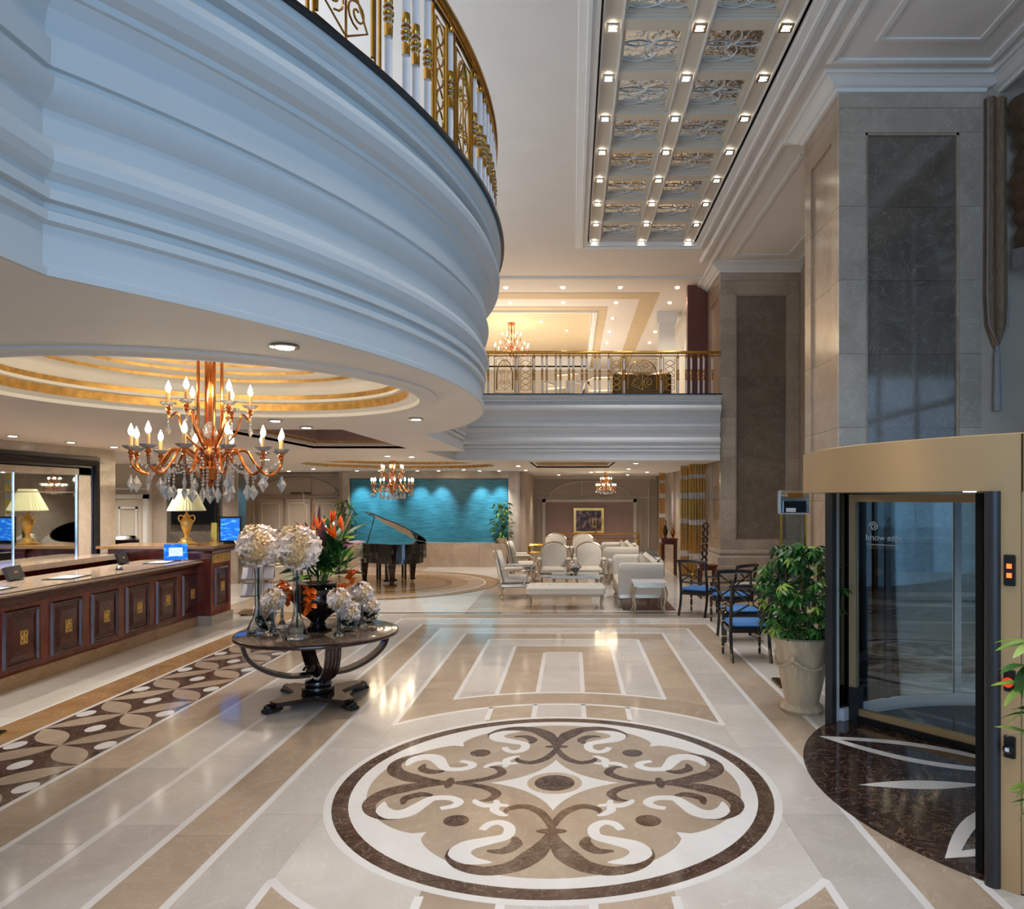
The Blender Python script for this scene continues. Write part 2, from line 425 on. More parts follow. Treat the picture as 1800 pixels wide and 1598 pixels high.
for k in range(1, 8):
    a, t = HW[k], TY[k]
    lo = Y0 if k >= 5 else (MY + sqrt(2.53 ** 2 - a * a) if k < 4 else MY + 1.39)
    for sx in (-1, 1): strip(AX + sx * a - .025, AX + sx * a + .025, lo, t)
    strip(AX - a - .025, AX + a + .025, t - .025, t + .025)
    if k == 4:
        for sx in (-1, 1): strip(AX + sx * a - .025, AX + sx * a + .025, Y0, MY - 1.39)
# field round the medallion and near-side bands
slabs(AX - 1.55, AX + 1.55, MY - 1.45, MY + 1.3, 'marble_light', 1.0)
slabs(AX - 1.55, AX + 1.55, Y0, MY - 1.45, 'marble_tan', 1.2)
def sector(r, hw, side, z, mat, name, r0=0.0, x0=None):
    xs = [(x0 if x0 is not None else -hw) + (hw - (x0 if x0 is not None else -hw)) * i / 40 for i in range(41)]
    top = [(AX + x, MY + side * sqrt(r * r - x * x)) for x in xs]
    bot = [(AX + x, MY + side * (sqrt(r0 * r0 - x * x) if r0 else .2)) for x in reversed(xs)]
    return MB().prism(top + bot, -.004, z).build(name, mat, floor)
def arc_strip(r, hw, side, wd=.05, z=.0016):
    xs = [-hw + 2 * hw * i / 48 for i in range(49)]
    pts = [(AX + x, MY + side * sqrt(r * r - x * x)) for x in xs]
    return MB().ribbon(pts, [wd] * 49, -.004, z).build('white_arc', 'marble_white', floor)
for side in (1, -1):
    sector(2.53, 1.55, side, .0004, 'marble_tan', 'marble_band', 2.0)
    sector(2.08, 1.55, side, .0010, 'marble_light', 'marble_band', 1.56)
    for s2 in (-1, 1):
        xa, xb = sorted((s2 * .246, s2 * .69)); sector(2.08, xb, side, .0013, 'marble_tan', 'marble_band', 1.5, xa)
        for q in (.246, .69):
            strip(AX + s2 * q - .025, AX + s2 * q + .025, *sorted((MY + side * 1.55, MY + side * sqrt(2.08 ** 2 - q * q))), z=.0016)
    arc_strip(2.53, 1.13, side); arc_strip(2.08, 1.56, side)
# medallion
RM = 1.645
def disc(r, z, mat, name, c=(AX, MY)): return MB().prism(circ(c[0], c[1], r, 96), -.004, z).build(name, mat, floor)
def annulus(r0, r1, z, mat, name, c=(AX, MY)):
    return MB().plate([circ(c[0], c[1], r1, 96), circ(c[0], c[1], r0, 96)], -.004, z).build(name, mat, floor)
annulus(RM - .055, RM, .0022, 'marble_white', 'medallion_ring')
annulus(RM - .165, RM - .055, .0022, 'marble_dark', 'medallion_ring')
disc(RM - .165, .0020, 'marble_white', 'medallion_ground')
lob = []
for i in range(160):
    th = 2 * pi * i / 160; t = abs(sin(2 * (th + pi / 4) )) if False else abs(cos(2 * th))
    lob.append((AX + (1.13 + .24 * t ** .45) * cos(th), MY + (1.13 + .24 * t ** .45) * sin(th)))
MB().prism(lob, -.004, .0026).build('medallion_field', 'marble_tan', floor)
star = []
for q in range(4):
    for i in range(12):
        t = i / 12; a0 = q * pi / 2
        p0 = Vector((cos(a0), sin(a0))) * .48; p1 = Vector((cos(a0 + pi / 2), sin(a0 + pi / 2))) * .48; c = Vector((cos(a0 + pi / 4), sin(a0 + pi / 4))) * .17
        p = p0 * (1 - t) ** 2 + c * 2 * t * (1 - t) + p1 * t * t; star.append((AX + p.x, MY + p.y))
MB().prism(star, -.004, .0030).build('medallion_star', 'marble_white', floor)
disc(.205, .0034, 'marble_tan', 'medallion_centre'); disc(.15, .0038, 'marble_dark', 'medallion_centre')
for q in range(4):
    a = pi / 4 + q * pi / 2; disc(.085, .0030, 'marble_dark', 'medallion_dot', (AX + .9 * cos(a), MY + .9 * sin(a)))
STROKES = [
    ('dark_scroll', 'marble_dark', .0030, [(.0, .80), (.03, .93), (.10, 1.10), (.21, 1.235), (.365, 1.285), (.51, 1.235), (.60, 1.13), (.615, 1.03)], [.05, .09, .15, .13, .10, .08, .05, .01]),
    ('white_scroll', 'marble_white', .0036, [(.45, .775), (.41, .69), (.34, .665), (.275, .74), (.285, .86), (.39, .92), (.51, .985), (.545, 1.08), (.47, 1.165), (.34, 1.19)], [.05, .065, .07, .075, .08, .10, .13, .14, .10, .01]),
    ('dark_comma', 'marble_dark', .0040, [(.235, .87), (.215, .96), (.28, 1.05), (.385, 1.05)], [.03, .085, .075, .02]),
    ('dark_scroll', 'marble_dark', .0033, [(.0, .76), (.035, .62), (.10, .49), (.20, .415), (.30, .455), (.325, .53)], [.04, .06, .07, .075, .06, .015]),
    ('white_scroll', 'marble_white', .0036, [(.31, .405), (.385, .40), (.40, .475), (.34, .545), (.30, .56)], [.03, .06, .065, .05, .015]),
]
for q in range(4):
    ca, sa = cos(q * pi / 2), sin(q * pi / 2)
    tr = lambda u, v: (AX + u * ca - v * sa, MY + u * sa + v * ca)
    for sx in (-1, 1):
        for nm, mt, z, pts, ws in STROKES:
            c = crom([(sx * u, -v, 0) for u, v in pts], 6)
            MB().ribbon([tr(p.x, p.y) for p in c], lerp_list(ws, len(c)), -.004, z + .0002 * (sx > 0)).build(nm, mt, floor)
    e = [tr(.10 * cos(t * pi / 12), -.79 + .035 * sin(t * pi / 12)) for t in range(24)]
    MB().prism(e, -.004, .0044).build('medallion_knot', 'marble_dark', floor)
# long bands on the left, patterned runner, counter apron
XB = [-3.045, -3.48, -3.935, -4.92, -5.36, -6.35]
slabs(XB[1], AX - 2.87, Y0 + 1, 13.3, 'marble_light', 1.3)
slabs(XB[2], XB[1], Y0 + 1, 13.3, 'marble_tan', 1.3)
slabs(XB[4], XB[3], 4.0, 13.3, 'marble_brown', 1.3)
slabs(XB[5] - 2.0, XB[4], 4.0, 13.3, 'marble_cream', 1.6)
for x in (XB[1], XB[2], XB[3], XB[4]): strip(x - .022, x + .022, Y0 + 1, 13.3)
slab(XB[3], XB[2], 3.5, 13.3, 'marble_dark')
xc = (XB[2] + XB[3]) / 2
def lens(p, q, wd, z, mat, name):
    p, q = Vector(p), Vector(q); d = q - p; n = Vector((-d.y, d.x)).normalized(); pts = []
    for i in range(13): t = i / 12; pts.append(p + d * t + n * wd / 2 * sin(pi * t))
    for i in range(11, 0, -1): t = i / 12; pts.append(p + d * t - n * wd / 2 * sin(pi * t))
    return MB().prism([(v.x, v.y) for v in pts], -.004, z).build(name, mat, floor)
for k in range(-3, 8):
    yy = 6.3 + .92 * k
    for sx in (-1, 1):
        for sy in (-1, 1): lens((xc, yy), (xc + sx * .47, yy + sy * .455), .25, .001 + .0002 * (sx * sy > 0), 'marble_tan', 'petal_inlay')
    def oval(x, y, half=0):
        pts = [(x + .075 * cos(2 * pi * i / 20), y + .105 * sin(2 * pi * i / 20)) for i in range(20)]
        MB().prism(pts, -.004, .0013).build('oval_inlay', 'marble_white', floor)
    oval(xc, yy + .46); oval(xc - .39, yy); oval(xc + .39, yy)
# right side, between pattern and window front
slabs(AX + 2.87, 3.4, Y0 + 1, 13.3, 'marble_light', 1.3)
slabs(3.4, 6.0, Y0 + 1, 13.3, 'marble_light', 1.6)
# far lounge floor
strip(-6.2, 2.2, 13.42, 13.5, 'marble_emperador', .001)
slabs(-14, XB[5] - 2.0, 4.0, 13.3, 'marble_light', 2)
for i in range(8):
    slabs(-14 + i * 2.4, -14 + (i + 1) * 2.4, 13.3, 30, 'marble_tan' if i % 2 else 'marble_light', 2.4)
slabs(5.2, 6.3, 13.3, 30, 'marble_light', 4)
pc = (-4.75, 18.0)
disc(2.95, .001, 'marble_emperador', 'piano_circle', pc); disc(2.88, .0014, 'marble_brown', 'piano_circle', pc)
annulus(2.15, 2.55, .0018, 'marble_tan', 'piano_ring', pc); annulus(1.6, 1.75, .0018, 'marble_dark', 'piano_ring', pc); annulus(2.55, 2.6, .0018, 'marble_white', 'piano_ring', pc)
# ================================================================== MEZZANINE (curved balcony and far balcony)
CX, CY, RB = -6.41, 6.02, 5.62
PROF = [(0, 2.95), (.02, 2.95), (.02, 2.98), (0, 2.99), (0, 3.14), (.025, 3.15), (.025, 3.185), (.005, 3.195), (.005, 3.22), (.035, 3.225), (.035, 3.265), (.01, 3.275), (.01, 3.30),
        (.04, 3.325), (.055, 3.36), (.05, 3.40), (.02, 3.445), (0, 3.46), (0, 3.56), (.02, 3.575), (.05, 3.62), (.06, 3.66), (.02, 3.665), (.02, 3.70), (.04, 3.705), (.04, 3.80), (.015, 3.81), (.01, 3.86),
        (.025, 3.92), (.06, 3.965), (.075, 3.97), (.075, 4.0), (.12, 4.02), (.155, 4.06), (.16, 4.10), (.14, 4.15), (.09, 4.19), (.07, 4.20), (.07, 4.24), (.13, 4.245), (.13, 4.28), (.115, 4.285), (.14, 4.32), (.17, 4.335), (.17, 4.385), (-.3, 4.385)]
ang = math.asin(3.38 / RB)
XS = CX + RB * cos(ang)          # x of the straight runs
path = [(XS, -5.0), (XS, CY - 3.38)]; nrm = [(1, 0), None]
arcp = [(CX + RB * cos(-ang + 2 * ang * i / 60), CY + RB * sin(-ang + 2 * ang * i / 60)) for i in range(61)]
def offset_normals(path):
    out = []
    for i in range(len(path)):
        d = []
        if i > 0: t = Vector(path[i]) - Vector(path[i - 1]); t.normalize(); d.append(Vector((t.y, -t.x)))
        if i < len(path) - 1: t = Vector(path[i + 1]) - Vector(path[i]); t.normalize(); d.append(Vector((t.y, -t.x)))
        if len(d) == 1: out.append(tuple(d[0]))
        else:
            b = d[0] + d[1]; b.normalize(); out.append(tuple(b / max(.3, b.dot(d[0]))))
    return out
pathA = [(XS, -5.0), (XS, CY - 3.41)] + arcp + [(XS, CY + 3.41)] + [(XS, 12.8), (XS - .7, 12.8)]
PATH_FAR = [(XS - .7, 12.85), (XS - .7, 16.15), (3.27, 16.15)]
balcony = MB().sweep(PROF, pathA, offset_normals(pathA), cap=False).mesh('balcony_fascia', 'fascia_paint', True, 22); balcony = link('balcony_fascia', balcony)
struct(balcony, 'curved white moulded balcony fascia sweeping over the reception', 'balcony')
nA = offset_normals(pathA)
MB().sweep([(.10, 4.385), (.20, 4.385), (.20, 4.41), (.10, 4.41)], pathA, nA, cap=False).build('stone_kerb', 'dark_slab', balcony)
farb = MB().sweep(PROF, PATH_FAR, offset_normals(PATH_FAR)).mesh('balcony_fascia', 'fascia_paint', True, 22); farb = link('balcony_fascia', farb)
struct(farb, 'straight white moulded balcony fascia at the back of the atrium beside marble pillar', 'balcony')
MB().sweep([(.10, 4.385), (.20, 4.385), (.20, 4.41), (.10, 4.41)], PATH_FAR, offset_normals(PATH_FAR)).build('stone_kerb', 'dark_slab', farb)
edge = [(XS - .0, -5.0)] + arcp + [(XS, 12.8), (XS - .7, 12.8), (XS - .7, 16.15), (3.27, 16.15), (3.27, 17.72), (3.6, 17.72), (3.6, 30), (-14, 30), (-14, -5)]
RC = (-2.76, 5.55); PR = (-4.4, 18.6)
lowc = MB().plate([edge, circ(RC[0], RC[1], 1.56, 64), rect(-4.3, -2.75, 8.7, 12.1), circ(PR[0], PR[1], 2.4, 48), rect(-1.0, 1.0, 16.9, 20.2)], 2.95, 2.985).build('ceiling', 'ceiling_paint')
struct(lowc, 'low warm white plaster ceiling under the mezzanine with recessed coffers', 'ceiling')
mezz = MB().plate([edge], 4.0, 4.385).build('mezzanine_floor', 'marble_tan')
struct(mezz, 'upper mezzanine floor slab above the low ceiling', 'floor')
# round coffer above the reception (stepped, gilded)
def lring(name, mat, prof, c, seg=96): return MB().lathe(prof, seg, (c[0], c[1], 0)).build(name, mat, lowc, True)
def oring(name, mat, prof, c, seg=96):
    mb = MB(); n = seg; v = []; f = []
    for r, z in prof:
        for i in range(n): a = 2 * pi * i / n; v.append((c[0] + r * cos(a), c[1] + r * sin(a), z))
    for k in range(len(prof) - 1):
        for i in range(n): j = (i + 1) % n; f.append((k * n + i, k * n + j, (k + 1) * n + j, (k + 1) * n + i))
    return mb.add(v, f).build(name, mat, lowc, True)
oring('coffer_lip', 'ceiling_paint', [(1.70, 2.95), (1.70, 2.935), (1.62, 2.93), (1.60, 2.92), (1.56, 2.92), (1.55, 2.95), (1.475, 2.975)], RC)
oring('gilt_band', 'gold_leaf', [(1.475, 2.975), (1.47, 3.045)], RC)
oring('plaster_band', 'ceiling_paint', [(1.47, 3.045), (1.43, 3.05), (1.43, 3.075)], RC)
oring('gilt_band', 'gold_leaf', [(1.43, 3.075), (1.42, 3.115)], RC)
oring('plaster_cove', 'ceiling_paint', [(1.42, 3.115), (1.40, 3.125), (1.38, 3.17), (1.33, 3.20), (1.28, 3.205), (1.25, 3.21)], RC)
oring('gilt_band', 'gold_leaf', [(1.25, 3.21), (1.24, 3.235)], RC)
oring('plaster_band', 'ceiling_paint', [(1.24, 3.235), (1.10, 3.245), (1.05, 3.25)], RC)
oring('gilt_band', 'gold_leaf', [(1.05, 3.25), (1.04, 3.272)], RC)
oring('plaster_band', 'ceiling_paint', [(1.04, 3.272), (.90, 3.28), (.86, 3.282)], RC)
oring('gilt_band', 'gold_leaf', [(.86, 3.282), (.85, 3.30)], RC)
oring('coffer_rose', 'ceiling_paint', [(.85, 3.30), (.5, 3.31), (.45, 3.30), (.30, 3.30), (.001, 3.30)], RC)
# rectangular and piano coffers
def box_coffer(x0, x1, y0, y1, mat, top):
    for k, (o, z0, z1, mt) in enumerate([(0, 2.95, 2.99, 'gold_leaf'), (.06, 2.99, 3.03, 'ceiling_paint'), (.06, 3.03, 3.07, 'gold_leaf'), (.12, 3.07, top, mat)]):
        l = rect(x0 + o, x1 - o, y0 + o, y1 - o); mb = MB()
        for i in range(4):
            a, b = l[i], l[(i + 1) % 4]; mb.add([(a[0], a[1], z0), (b[0], b[1], z0), (b[0], b[1], z1), (a[0], a[1], z1)], [(0, 1, 2, 3)])
        if o:
            ol = rect(x0 + o - .06, x1 - o + .06, y0 + o - .06, y1 - o + .06)
            for i in range(4):
                a, b, c, d = ol[i], ol[(i + 1) % 4], l[(i + 1) % 4], l[i]; mb.add([(a[0], a[1], z0), (b[0], b[1], z0), (c[0], c[1], z0), (d[0], d[1], z0)], [(0, 1, 2, 3)])
        mb.build('gilt_moulding' if mt == 'gold_leaf' else 'coffer_side', mt, lowc)
    MB().box(x0 + .12, x1 - .12, y0 + .12, y1 - .12, top, top + .02).build('coffer_top', mat, lowc)
box_coffer(-4.3, -2.75, 8.7, 12.1, 'mauve_paint', 3.35)
box_coffer(-1.0, 1.0, 16.9, 20.2, 'tan_paint', 3.25)
oring('gilt_band', 'gold_leaf', [(2.4, 2.95), (2.38, 3.03)], PR); oring('plaster_band', 'ceiling_paint', [(2.38, 3.03), (2.2, 3.04), (2.2, 3.07)], PR)
oring('gilt_band', 'gold_leaf', [(2.2, 3.07), (2.18, 3.13)], PR); oring('plaster_band', 'ceiling_paint', [(2.18, 3.13), (1.7, 3.2), (.001, 3.2)], PR)
# ================================================================== MAIN CEILING
ZC = 7.3
OX0, OX1, OY0, OY1 = .27, 2.55, -5, 14.9
mainc = MB().plate([rect(-14, 6.2, -6, 31), rect(OX0, OX1, OY0, OY1), rect(-9, .55, 20.3, 29)], ZC, ZC + .06).build('ceiling', 'ceiling_paint')
struct(mainc, 'high white ceiling over the atrium with mirrored coffer strip', 'ceiling')
def frame_loop(x0, x1, y0, y1, prof, name, mat='plaster', parent=mainc, sgn=1):
    p = rect(x0, x1, y0, y1); n = []
    for i, (x, y) in enumerate(p): n.append((sgn * (-1 if i in (0, 3) else 1), sgn * (-1 if i in (0, 1) else 1)))
    MB().sweep(prof, p, n, close=True).build(name, mat, parent)
frame_loop(OX0, OX1, OY0, OY1, [(-.03, ZC + .06), (-.03, ZC - .03), (.05, ZC - .035), (.06, ZC - .06), (.10, ZC - .06), (.11, ZC - .03), (.20, ZC - .02), (.21, ZC)], 'opening_moulding')
frame_loop(-9, .55, 20.3, 29, [(-.0, ZC + .5), (-.0, ZC - .03), (.05, ZC - .035), (.06, ZC - .06), (.14, ZC - .06), (.16, ZC)], 'tray_moulding')
tray = MB().box(-9, .55, 20.3, 29, ZC + .45, ZC + .5).build('tray_panel', 'tan_paint', mainc)
MB().box(-9, .55, 20.28, 20.3, ZC, ZC + .3).build('tray_side', 'brown_panel', mainc)
# painted tan bands of the upper lounge ceiling
for (x0, x1, y0, y1) in ((-9, 1.75, 18.4, 18.95), (1.75, 2.2, 18.4, 29), (-9, .95, 19.75, 20.1), (.62, .95, 20.1, 29)):
    MB().box(x0, x1, y0, y1, ZC - .012, ZC).build('tan_band', 'tan_paint', mainc)
frame_loop(-9.2, 3.1, 17.1, 29.5, [(-.06, ZC), (-.06, ZC - .03), (0, ZC - .05), (.04, ZC - .03), (.04, ZC)], 'band_moulding')
# coffer grid
GZ = ZC + .05
gx = [.445, 1.404, 2.357]; gy = [13.85 + .969 - .969 * i for i in range(0, 16)]
MB().box(OX0 - .05, OX1 + .05, OY0, OY1 + .05, GZ + .14, GZ + .18).build('coffer_backing', 'dark_bronze', mainc)
BWID = .105
for x in gx: MB().box(x - BWID, x + BWID, OY0, OY1 - .03, GZ, GZ + .14).build('coffer_beam', 'cream_paint', mainc)
for x in gx:
    for s in (-1, 1): MB().box(x + s * BWID - .012, x + s * BWID + .012, OY0, OY1 - .03, GZ - .02, GZ).build('beam_bead', 'plaster', mainc)
for y in gy:
    for k in range(2): MB().box(gx[k] + BWID, gx[k + 1] - BWID, y - .09, y + .09, GZ, GZ + .14).build('coffer_beam', 'cream_paint', mainc)
# stepped coffer frames, wavy mirror panes with interlaced circle leading
x0, x1 = gx[0] + BWID, gx[1] - BWID; hw = (x1 - x0) / 2; hy = .969 / 2 - .09
fr = MB()
for o, z0, z1 in ((-.03, .03, .055), (-.012, .055, .08), (.008, .08, .10)):
    for a in ((-hw, hw, -hy, -hy + o + .05), (-hw, hw, hy - o - .05, hy), (-hw, -hw + o + .05, -hy, hy), (hw - o - .05, hw, -hy, hy)): fr.box(a[0], a[1], a[2], a[3], z0, z1)
frm = fr.mesh('coffer_frame', 'cream_paint')
pane = MB().box(-hw, hw, -hy, hy, .10, .11).mesh('mirror_pane', 'wavy_mirror')
for (a_, b_, c_, d_) in ((OX0 - .06, OX0 - .03, OY0, OY1), (OX1 + .03, OX1 + .06, OY0, OY1), (OX0 - .06, OX1 + .06, OY1 + .03, OY1 + .06)): MB().box(a_, b_, c_, d_, ZC, GZ + .18).build('opening_reveal', 'dark_bronze', mainc)
ld = MB(); rr = .24
for sx in (-1, 1):
    for sy in (-1, 1): ld.tube([(sx * .17 + rr * cos(2 * pi * i / 28), sy * .14 + rr * sin(2 * pi * i / 28) * .8, .095) for i in range(28)], .007, 5, True)
leadm = ld.mesh('pane_tracery', 'white_metal')
for y in gy[:10]:
    yc = y - .969 / 2
    for k in range(2):
        xm = (gx[k] + gx[k + 1]) / 2
        link('coffer_frame', frm, mainc, (xm, yc, GZ)); p = link('mirror_pane', pane, mainc, (xm, yc, GZ)); link('pane_tracery', leadm, p)
# ---- pillars, crown mouldings, ceiling bays on the right
PX0, PX1 = 3.29, 5.05
def pillar(y0, d, label, name='pillar'):
    core = MB().box(PX0 + .05, PX1 - .02, y0 + .05, y0 + d, 0, ZC).build(name, 'marble_panel')
    struct(core, label, 'pillar')
    ztop, zp0, zp1 = ZC - .14, 1.18, 6.65
    w0, w1 = PX0 + .33, PX1 - .27
    # front face
    for i in range(6):
        za, zb = zp0 + (zp1 - zp0) * i / 6, zp0 + (zp1 - zp0) * (i + 1) / 6
        MB().box(PX0, w0, y0, y0 + .06, za + .002, zb - .002).build('marble_slab', 'marble_pillar', core)
        MB().box(w1, PX1, y0, y0 + .06, za + .002, zb - .002).build('marble_slab', 'marble_pillar', core)
        MB().box(w0 + .03, w1 - .03, y0 + .035, y0 + .06, za + .002, zb - .002).build('panel_slab', 'marble_panel', core)
        # left face
        MB().box(PX0, PX0 + .06, y0 + .062, y0 + .27, za + .002, zb - .002).build('marble_slab', 'marble_amber', core)
        MB().box(PX0, PX0 + .06, y0 + d - .25, y0 + d, za + .002, zb - .002).build('marble_slab', 'marble_amber', core)
        MB().box(PX0 + .035, PX0 + .06, y0 + .27, y0 + d - .25, za + .002, zb - .002).build('panel_slab', 'marble_amber', core)
    for z0, z1 in ((zp1, 6.95), (6.955, ZC), (.95, zp0)):
        MB().box(PX0, PX1, y0, y0 + .06, z0, z1).build('marble_slab', 'marble_pillar', core)
        MB().box(PX0, PX0 + .06, y0 + .062, y0 + d, z0, z1).build('marble_slab', 'marble_amber', core)
    mb = MB()
    for t in ((w0, w0 + .03), (w1 - .03, w1)): mb.box(t[0], t[1], y0 + .012, y0 + .06, zp0, zp1)
    mb.box(w0, w1, y0 + .012, y0 + .06, zp1 - .03, zp1); mb.box(w0, w1, y0 + .012, y0 + .06, zp0, zp0 + .03)
    mb.build('panel_bead', 'marble_amber', core)
    P = rect(PX0, PX1, y0, y0 + d); nn = [(-1, -1), (1, -1), (1, 1), (-1, 1)]
    MB().sweep([(0, .97), (.03, .96), (.05, .92), (.05, .88), (.02, .86), (.08, .80), (.08, .62), (.10, .60), (.10, .2), (.14, .18), (.14, 0)], P, nn, close=True).build('plinth', 'marble_pillar', core)
    MB().sweep([(0, ZC - .17), (.04, ZC - .17), (.05, ZC - .13), (.09, ZC - .12), (.16, ZC - .07), (.20, ZC - .05), (.24, ZC - .045), (.25, ZC)], P, nn, close=True).build('crown_moulding', 'plaster', core)
    return core
pillar(9.0, 1.32, 'near square marble pillar with dark recessed panel behind the revolving door')
pillar(16.2, 1.5, 'far square marble pillar with dark recessed panel beside the back balcony')
CROWN = [(0, ZC - .17), (.04, ZC - .17), (.05, ZC - .13), (.09, ZC - .12), (.16, ZC - .07), (.20, ZC - .05), (.24, ZC - .045), (.25, ZC)]
# ceiling bay frames between pillars
for (ya, yb) in ((-4, 8.6), (10.6, 15.9)):
    frame_loop(3.05, 4.95, ya, yb, [(-.05, ZC), (-.05, ZC - .03), (0, ZC - .04), (.05, ZC - .02), (.05, ZC)], 'bay_moulding')
    frame_loop(3.45, 4.6, ya + .4, yb - .4, [(-.03, ZC), (-.03, ZC - .02), (.03, ZC - .02), (.03, ZC)], 'bay_moulding')
MB().sweep([(-.03, ZC), (-.03, ZC - .05), (.05, ZC - .06), (.08, ZC - .03), (.10, ZC)], [(2.86, 15.9), (2.86, -5)], [(-1, 0), (-1, 0)]).build('beam_moulding', 'plaster', mainc)
# ---- window front on the right
wall_r = MB().box(5.62, 5.9, -5, 3.1, 0, .25).build('wall_right', 'marble_pillar'); struct(wall_r, 'low stone sill under the windows near the camera', 'wall')
wall_r2 = MB().box(5.62, 5.9, 7.75, 9.0, 0, .25).build('wall_right', 'marble_pillar'); struct(wall_r2, 'low stone sill between revolving door and near pillar', 'wall')
wtop = MB().box(5.62, 5.9, -5, 16, 6.75, ZC).build('trim_1', 'curtain_cloth'); struct(wtop, 'pelmet band above the tall windows', 'trim')
MB().sweep(CROWN, [(5.3, 15.9), (5.3, -5)], [(-1, 0), (-1, 0)]).build('crown_moulding', 'plaster', wtop)
n = 0
for i in range(9):
    yb = 9.0 - i * 1.5; ya = yb - 1.5
    n += 1
    zb_ = 2.6 if (yb > 3.2 and ya < 7.7) else .25
    wdw = MB().box(5.70, 5.715, ya, yb, zb_, 6.75).build('window_%d' % n, 'pane'); struct(wdw, 'tall window pane of the right front, bay %d from the near pillar' % n, 'window')
    MB().box(5.66, 5.74, yb - .06, yb, zb_, 6.75).build('mullion', 'white_metal', wdw)
    for z in (2.6, 3.6, 5.2): MB().box(5.62, 5.74, ya, yb, z - .035, z + .035).build('transom', 'anthracite', wdw)
MB().box(5.05, 5.62, 9.0, 9.25, 0, ZC).build('jamb', 'beige_paint', wtop)
wrf = MB().box(5.06, 5.3, 10.3, 18.0, 0, ZC).build('wall_right', 'beige_paint'); struct(wrf, 'side wall between the two marble pillars', 'wall')
# ---- walls at the back and left
def wall(name, b, mat, label, cat='wall'): return struct(MB().box(*b).build(name, mat), label, cat)
wb = wall('wall_back', (-7.35, -1.65, 22.95, 23.2, 0, 2.95), 'marble_amber', 'marble framed wall holding the teal water wall')
teal = MB().box(-6.96, -2.03, 22.86, 22.95, .72, 2.70); tealo = teal.build('water_wall', 'water_wall', wb); tealo['label'] = 'teal ribbed water wall panel'
for (x0, x1, z0, z1) in ((-7.2, -6.98, 0, 2.95), (-2.01, -1.7, 0, 2.95), (-6.98, -2.01, 2.72, 2.95)):
    MB().box(x0, x1, 22.78, 22.95, z0, z1).build('marble_frame', 'marble_pillar', wb)
for i in range(6): MB().box(-6.96 + i * .822 + .002, -6.96 + (i + 1) * .822 - .002, 22.2, 22.95, 0, .72).build('basin_slab', 'marble_amber', wb)
wr2 = wall('wall_back', (-1.7, 3.5, 29.0, 29.2, 0, 2.95), 'beige_paint', 'panelled beige wall with arch moulding behind the lounge chairs')
MB().box(-1.08, 2.42, 28.95, 29.0, .3, 1.93).build('wall_panel', 'mauve_paint', wr2)
fm = MB()
for (x0, x1, z0, z1) in ((-1.2, -1.08, .0, 2.05), (2.42, 2.54, 0, 2.05), (-1.2, 2.54, 1.93, 2.05), (-1.6, -1.55, 0, 2.9), (3.0, 3.05, 0, 2.9), (-1.65, 3.3, 2.1, 2.13), (-1.65, 3.3, 2.85, 2.95), (-1.38, -1.36, .2, 1.95), (2.72, 2.74, .2, 1.95), (.35, .38, 2.1, 2.8), (1.0, 1.03, 2.1, 2.8)): fm.box(x0, x1, 28.93, 29.0, z0, z1)
fm.tube([(.67 + 1.6 * cos(pi * i / 24), 28.96, 2.1 + .66 * sin(pi * i / 24)) for i in range(25)], .025, 6)
fm.build('panel_moulding', 'cream_paint', wr2)
MB().box(-1.7, -1.5, 23.2, 29, 0, 2.95).build('return_wall', 'beige_paint', wr2)
wl3 = wall('wall_back', (-12, -7.3, 24.0, 24.2, 0, 2.95), 'beige_paint', 'panelled beige wall with doors left of the water wall')
fm = MB()
for (x0, x1, z0, z1) in ((-10.5, -10.44, 0, 2.1), (-7.7, -7.64, 0, 2.1), (-10.5, -7.64, 2.1, 2.16), (-9.55, -9.5, 2.2, 2.85), (-8.65, -8.6, 2.2, 2.85), (-10.6, -7.4, 2.85, 2.9)): fm.box(x0, x1, 23.93, 24, z0, z1)
fm.tube([(-9.05 + 1.35 * cos(pi * i / 24), 23.97, 2.16 + .6 * sin(pi * i / 24)) for i in range(25)], .025, 6)
fm.build('panel_moulding', 'beige_paint', wl3)
for k, x in enumerate((-10.3, -9.4, -8.5)):
    d = MB().box(x, x + .8, 23.9, 24.0, 0, 2.08).build('door_%d' % (k + 2), 'beige_paint', wl3)
    mb = MB()
    for z0, z1 in ((.15, .95), (1.05, 1.95)):
        for a in ((.1, .7, z0, z0 + .03), (.1, .7, z1 - .03, z1), (.1, .13, z0, z1), (.67, .7, z0, z1)): mb.box(x + a[0], x + a[1], 23.88, 23.9, a[2], a[3])
    mb.build('door_moulding', 'cream_paint', d)
mb = MB()
for i in range(8): mb.box(-9.25 + i * .045, -9.22 + i * .045, 23.9, 23.92, 2.23, 2.29)
for i in range(6): mb.box(-8.85 + i * .045, -8.82 + i * .045, 23.9, 23.92, 2.23, 2.29)
mb.build('sign_lettering', 'dark_bronze', wl3)
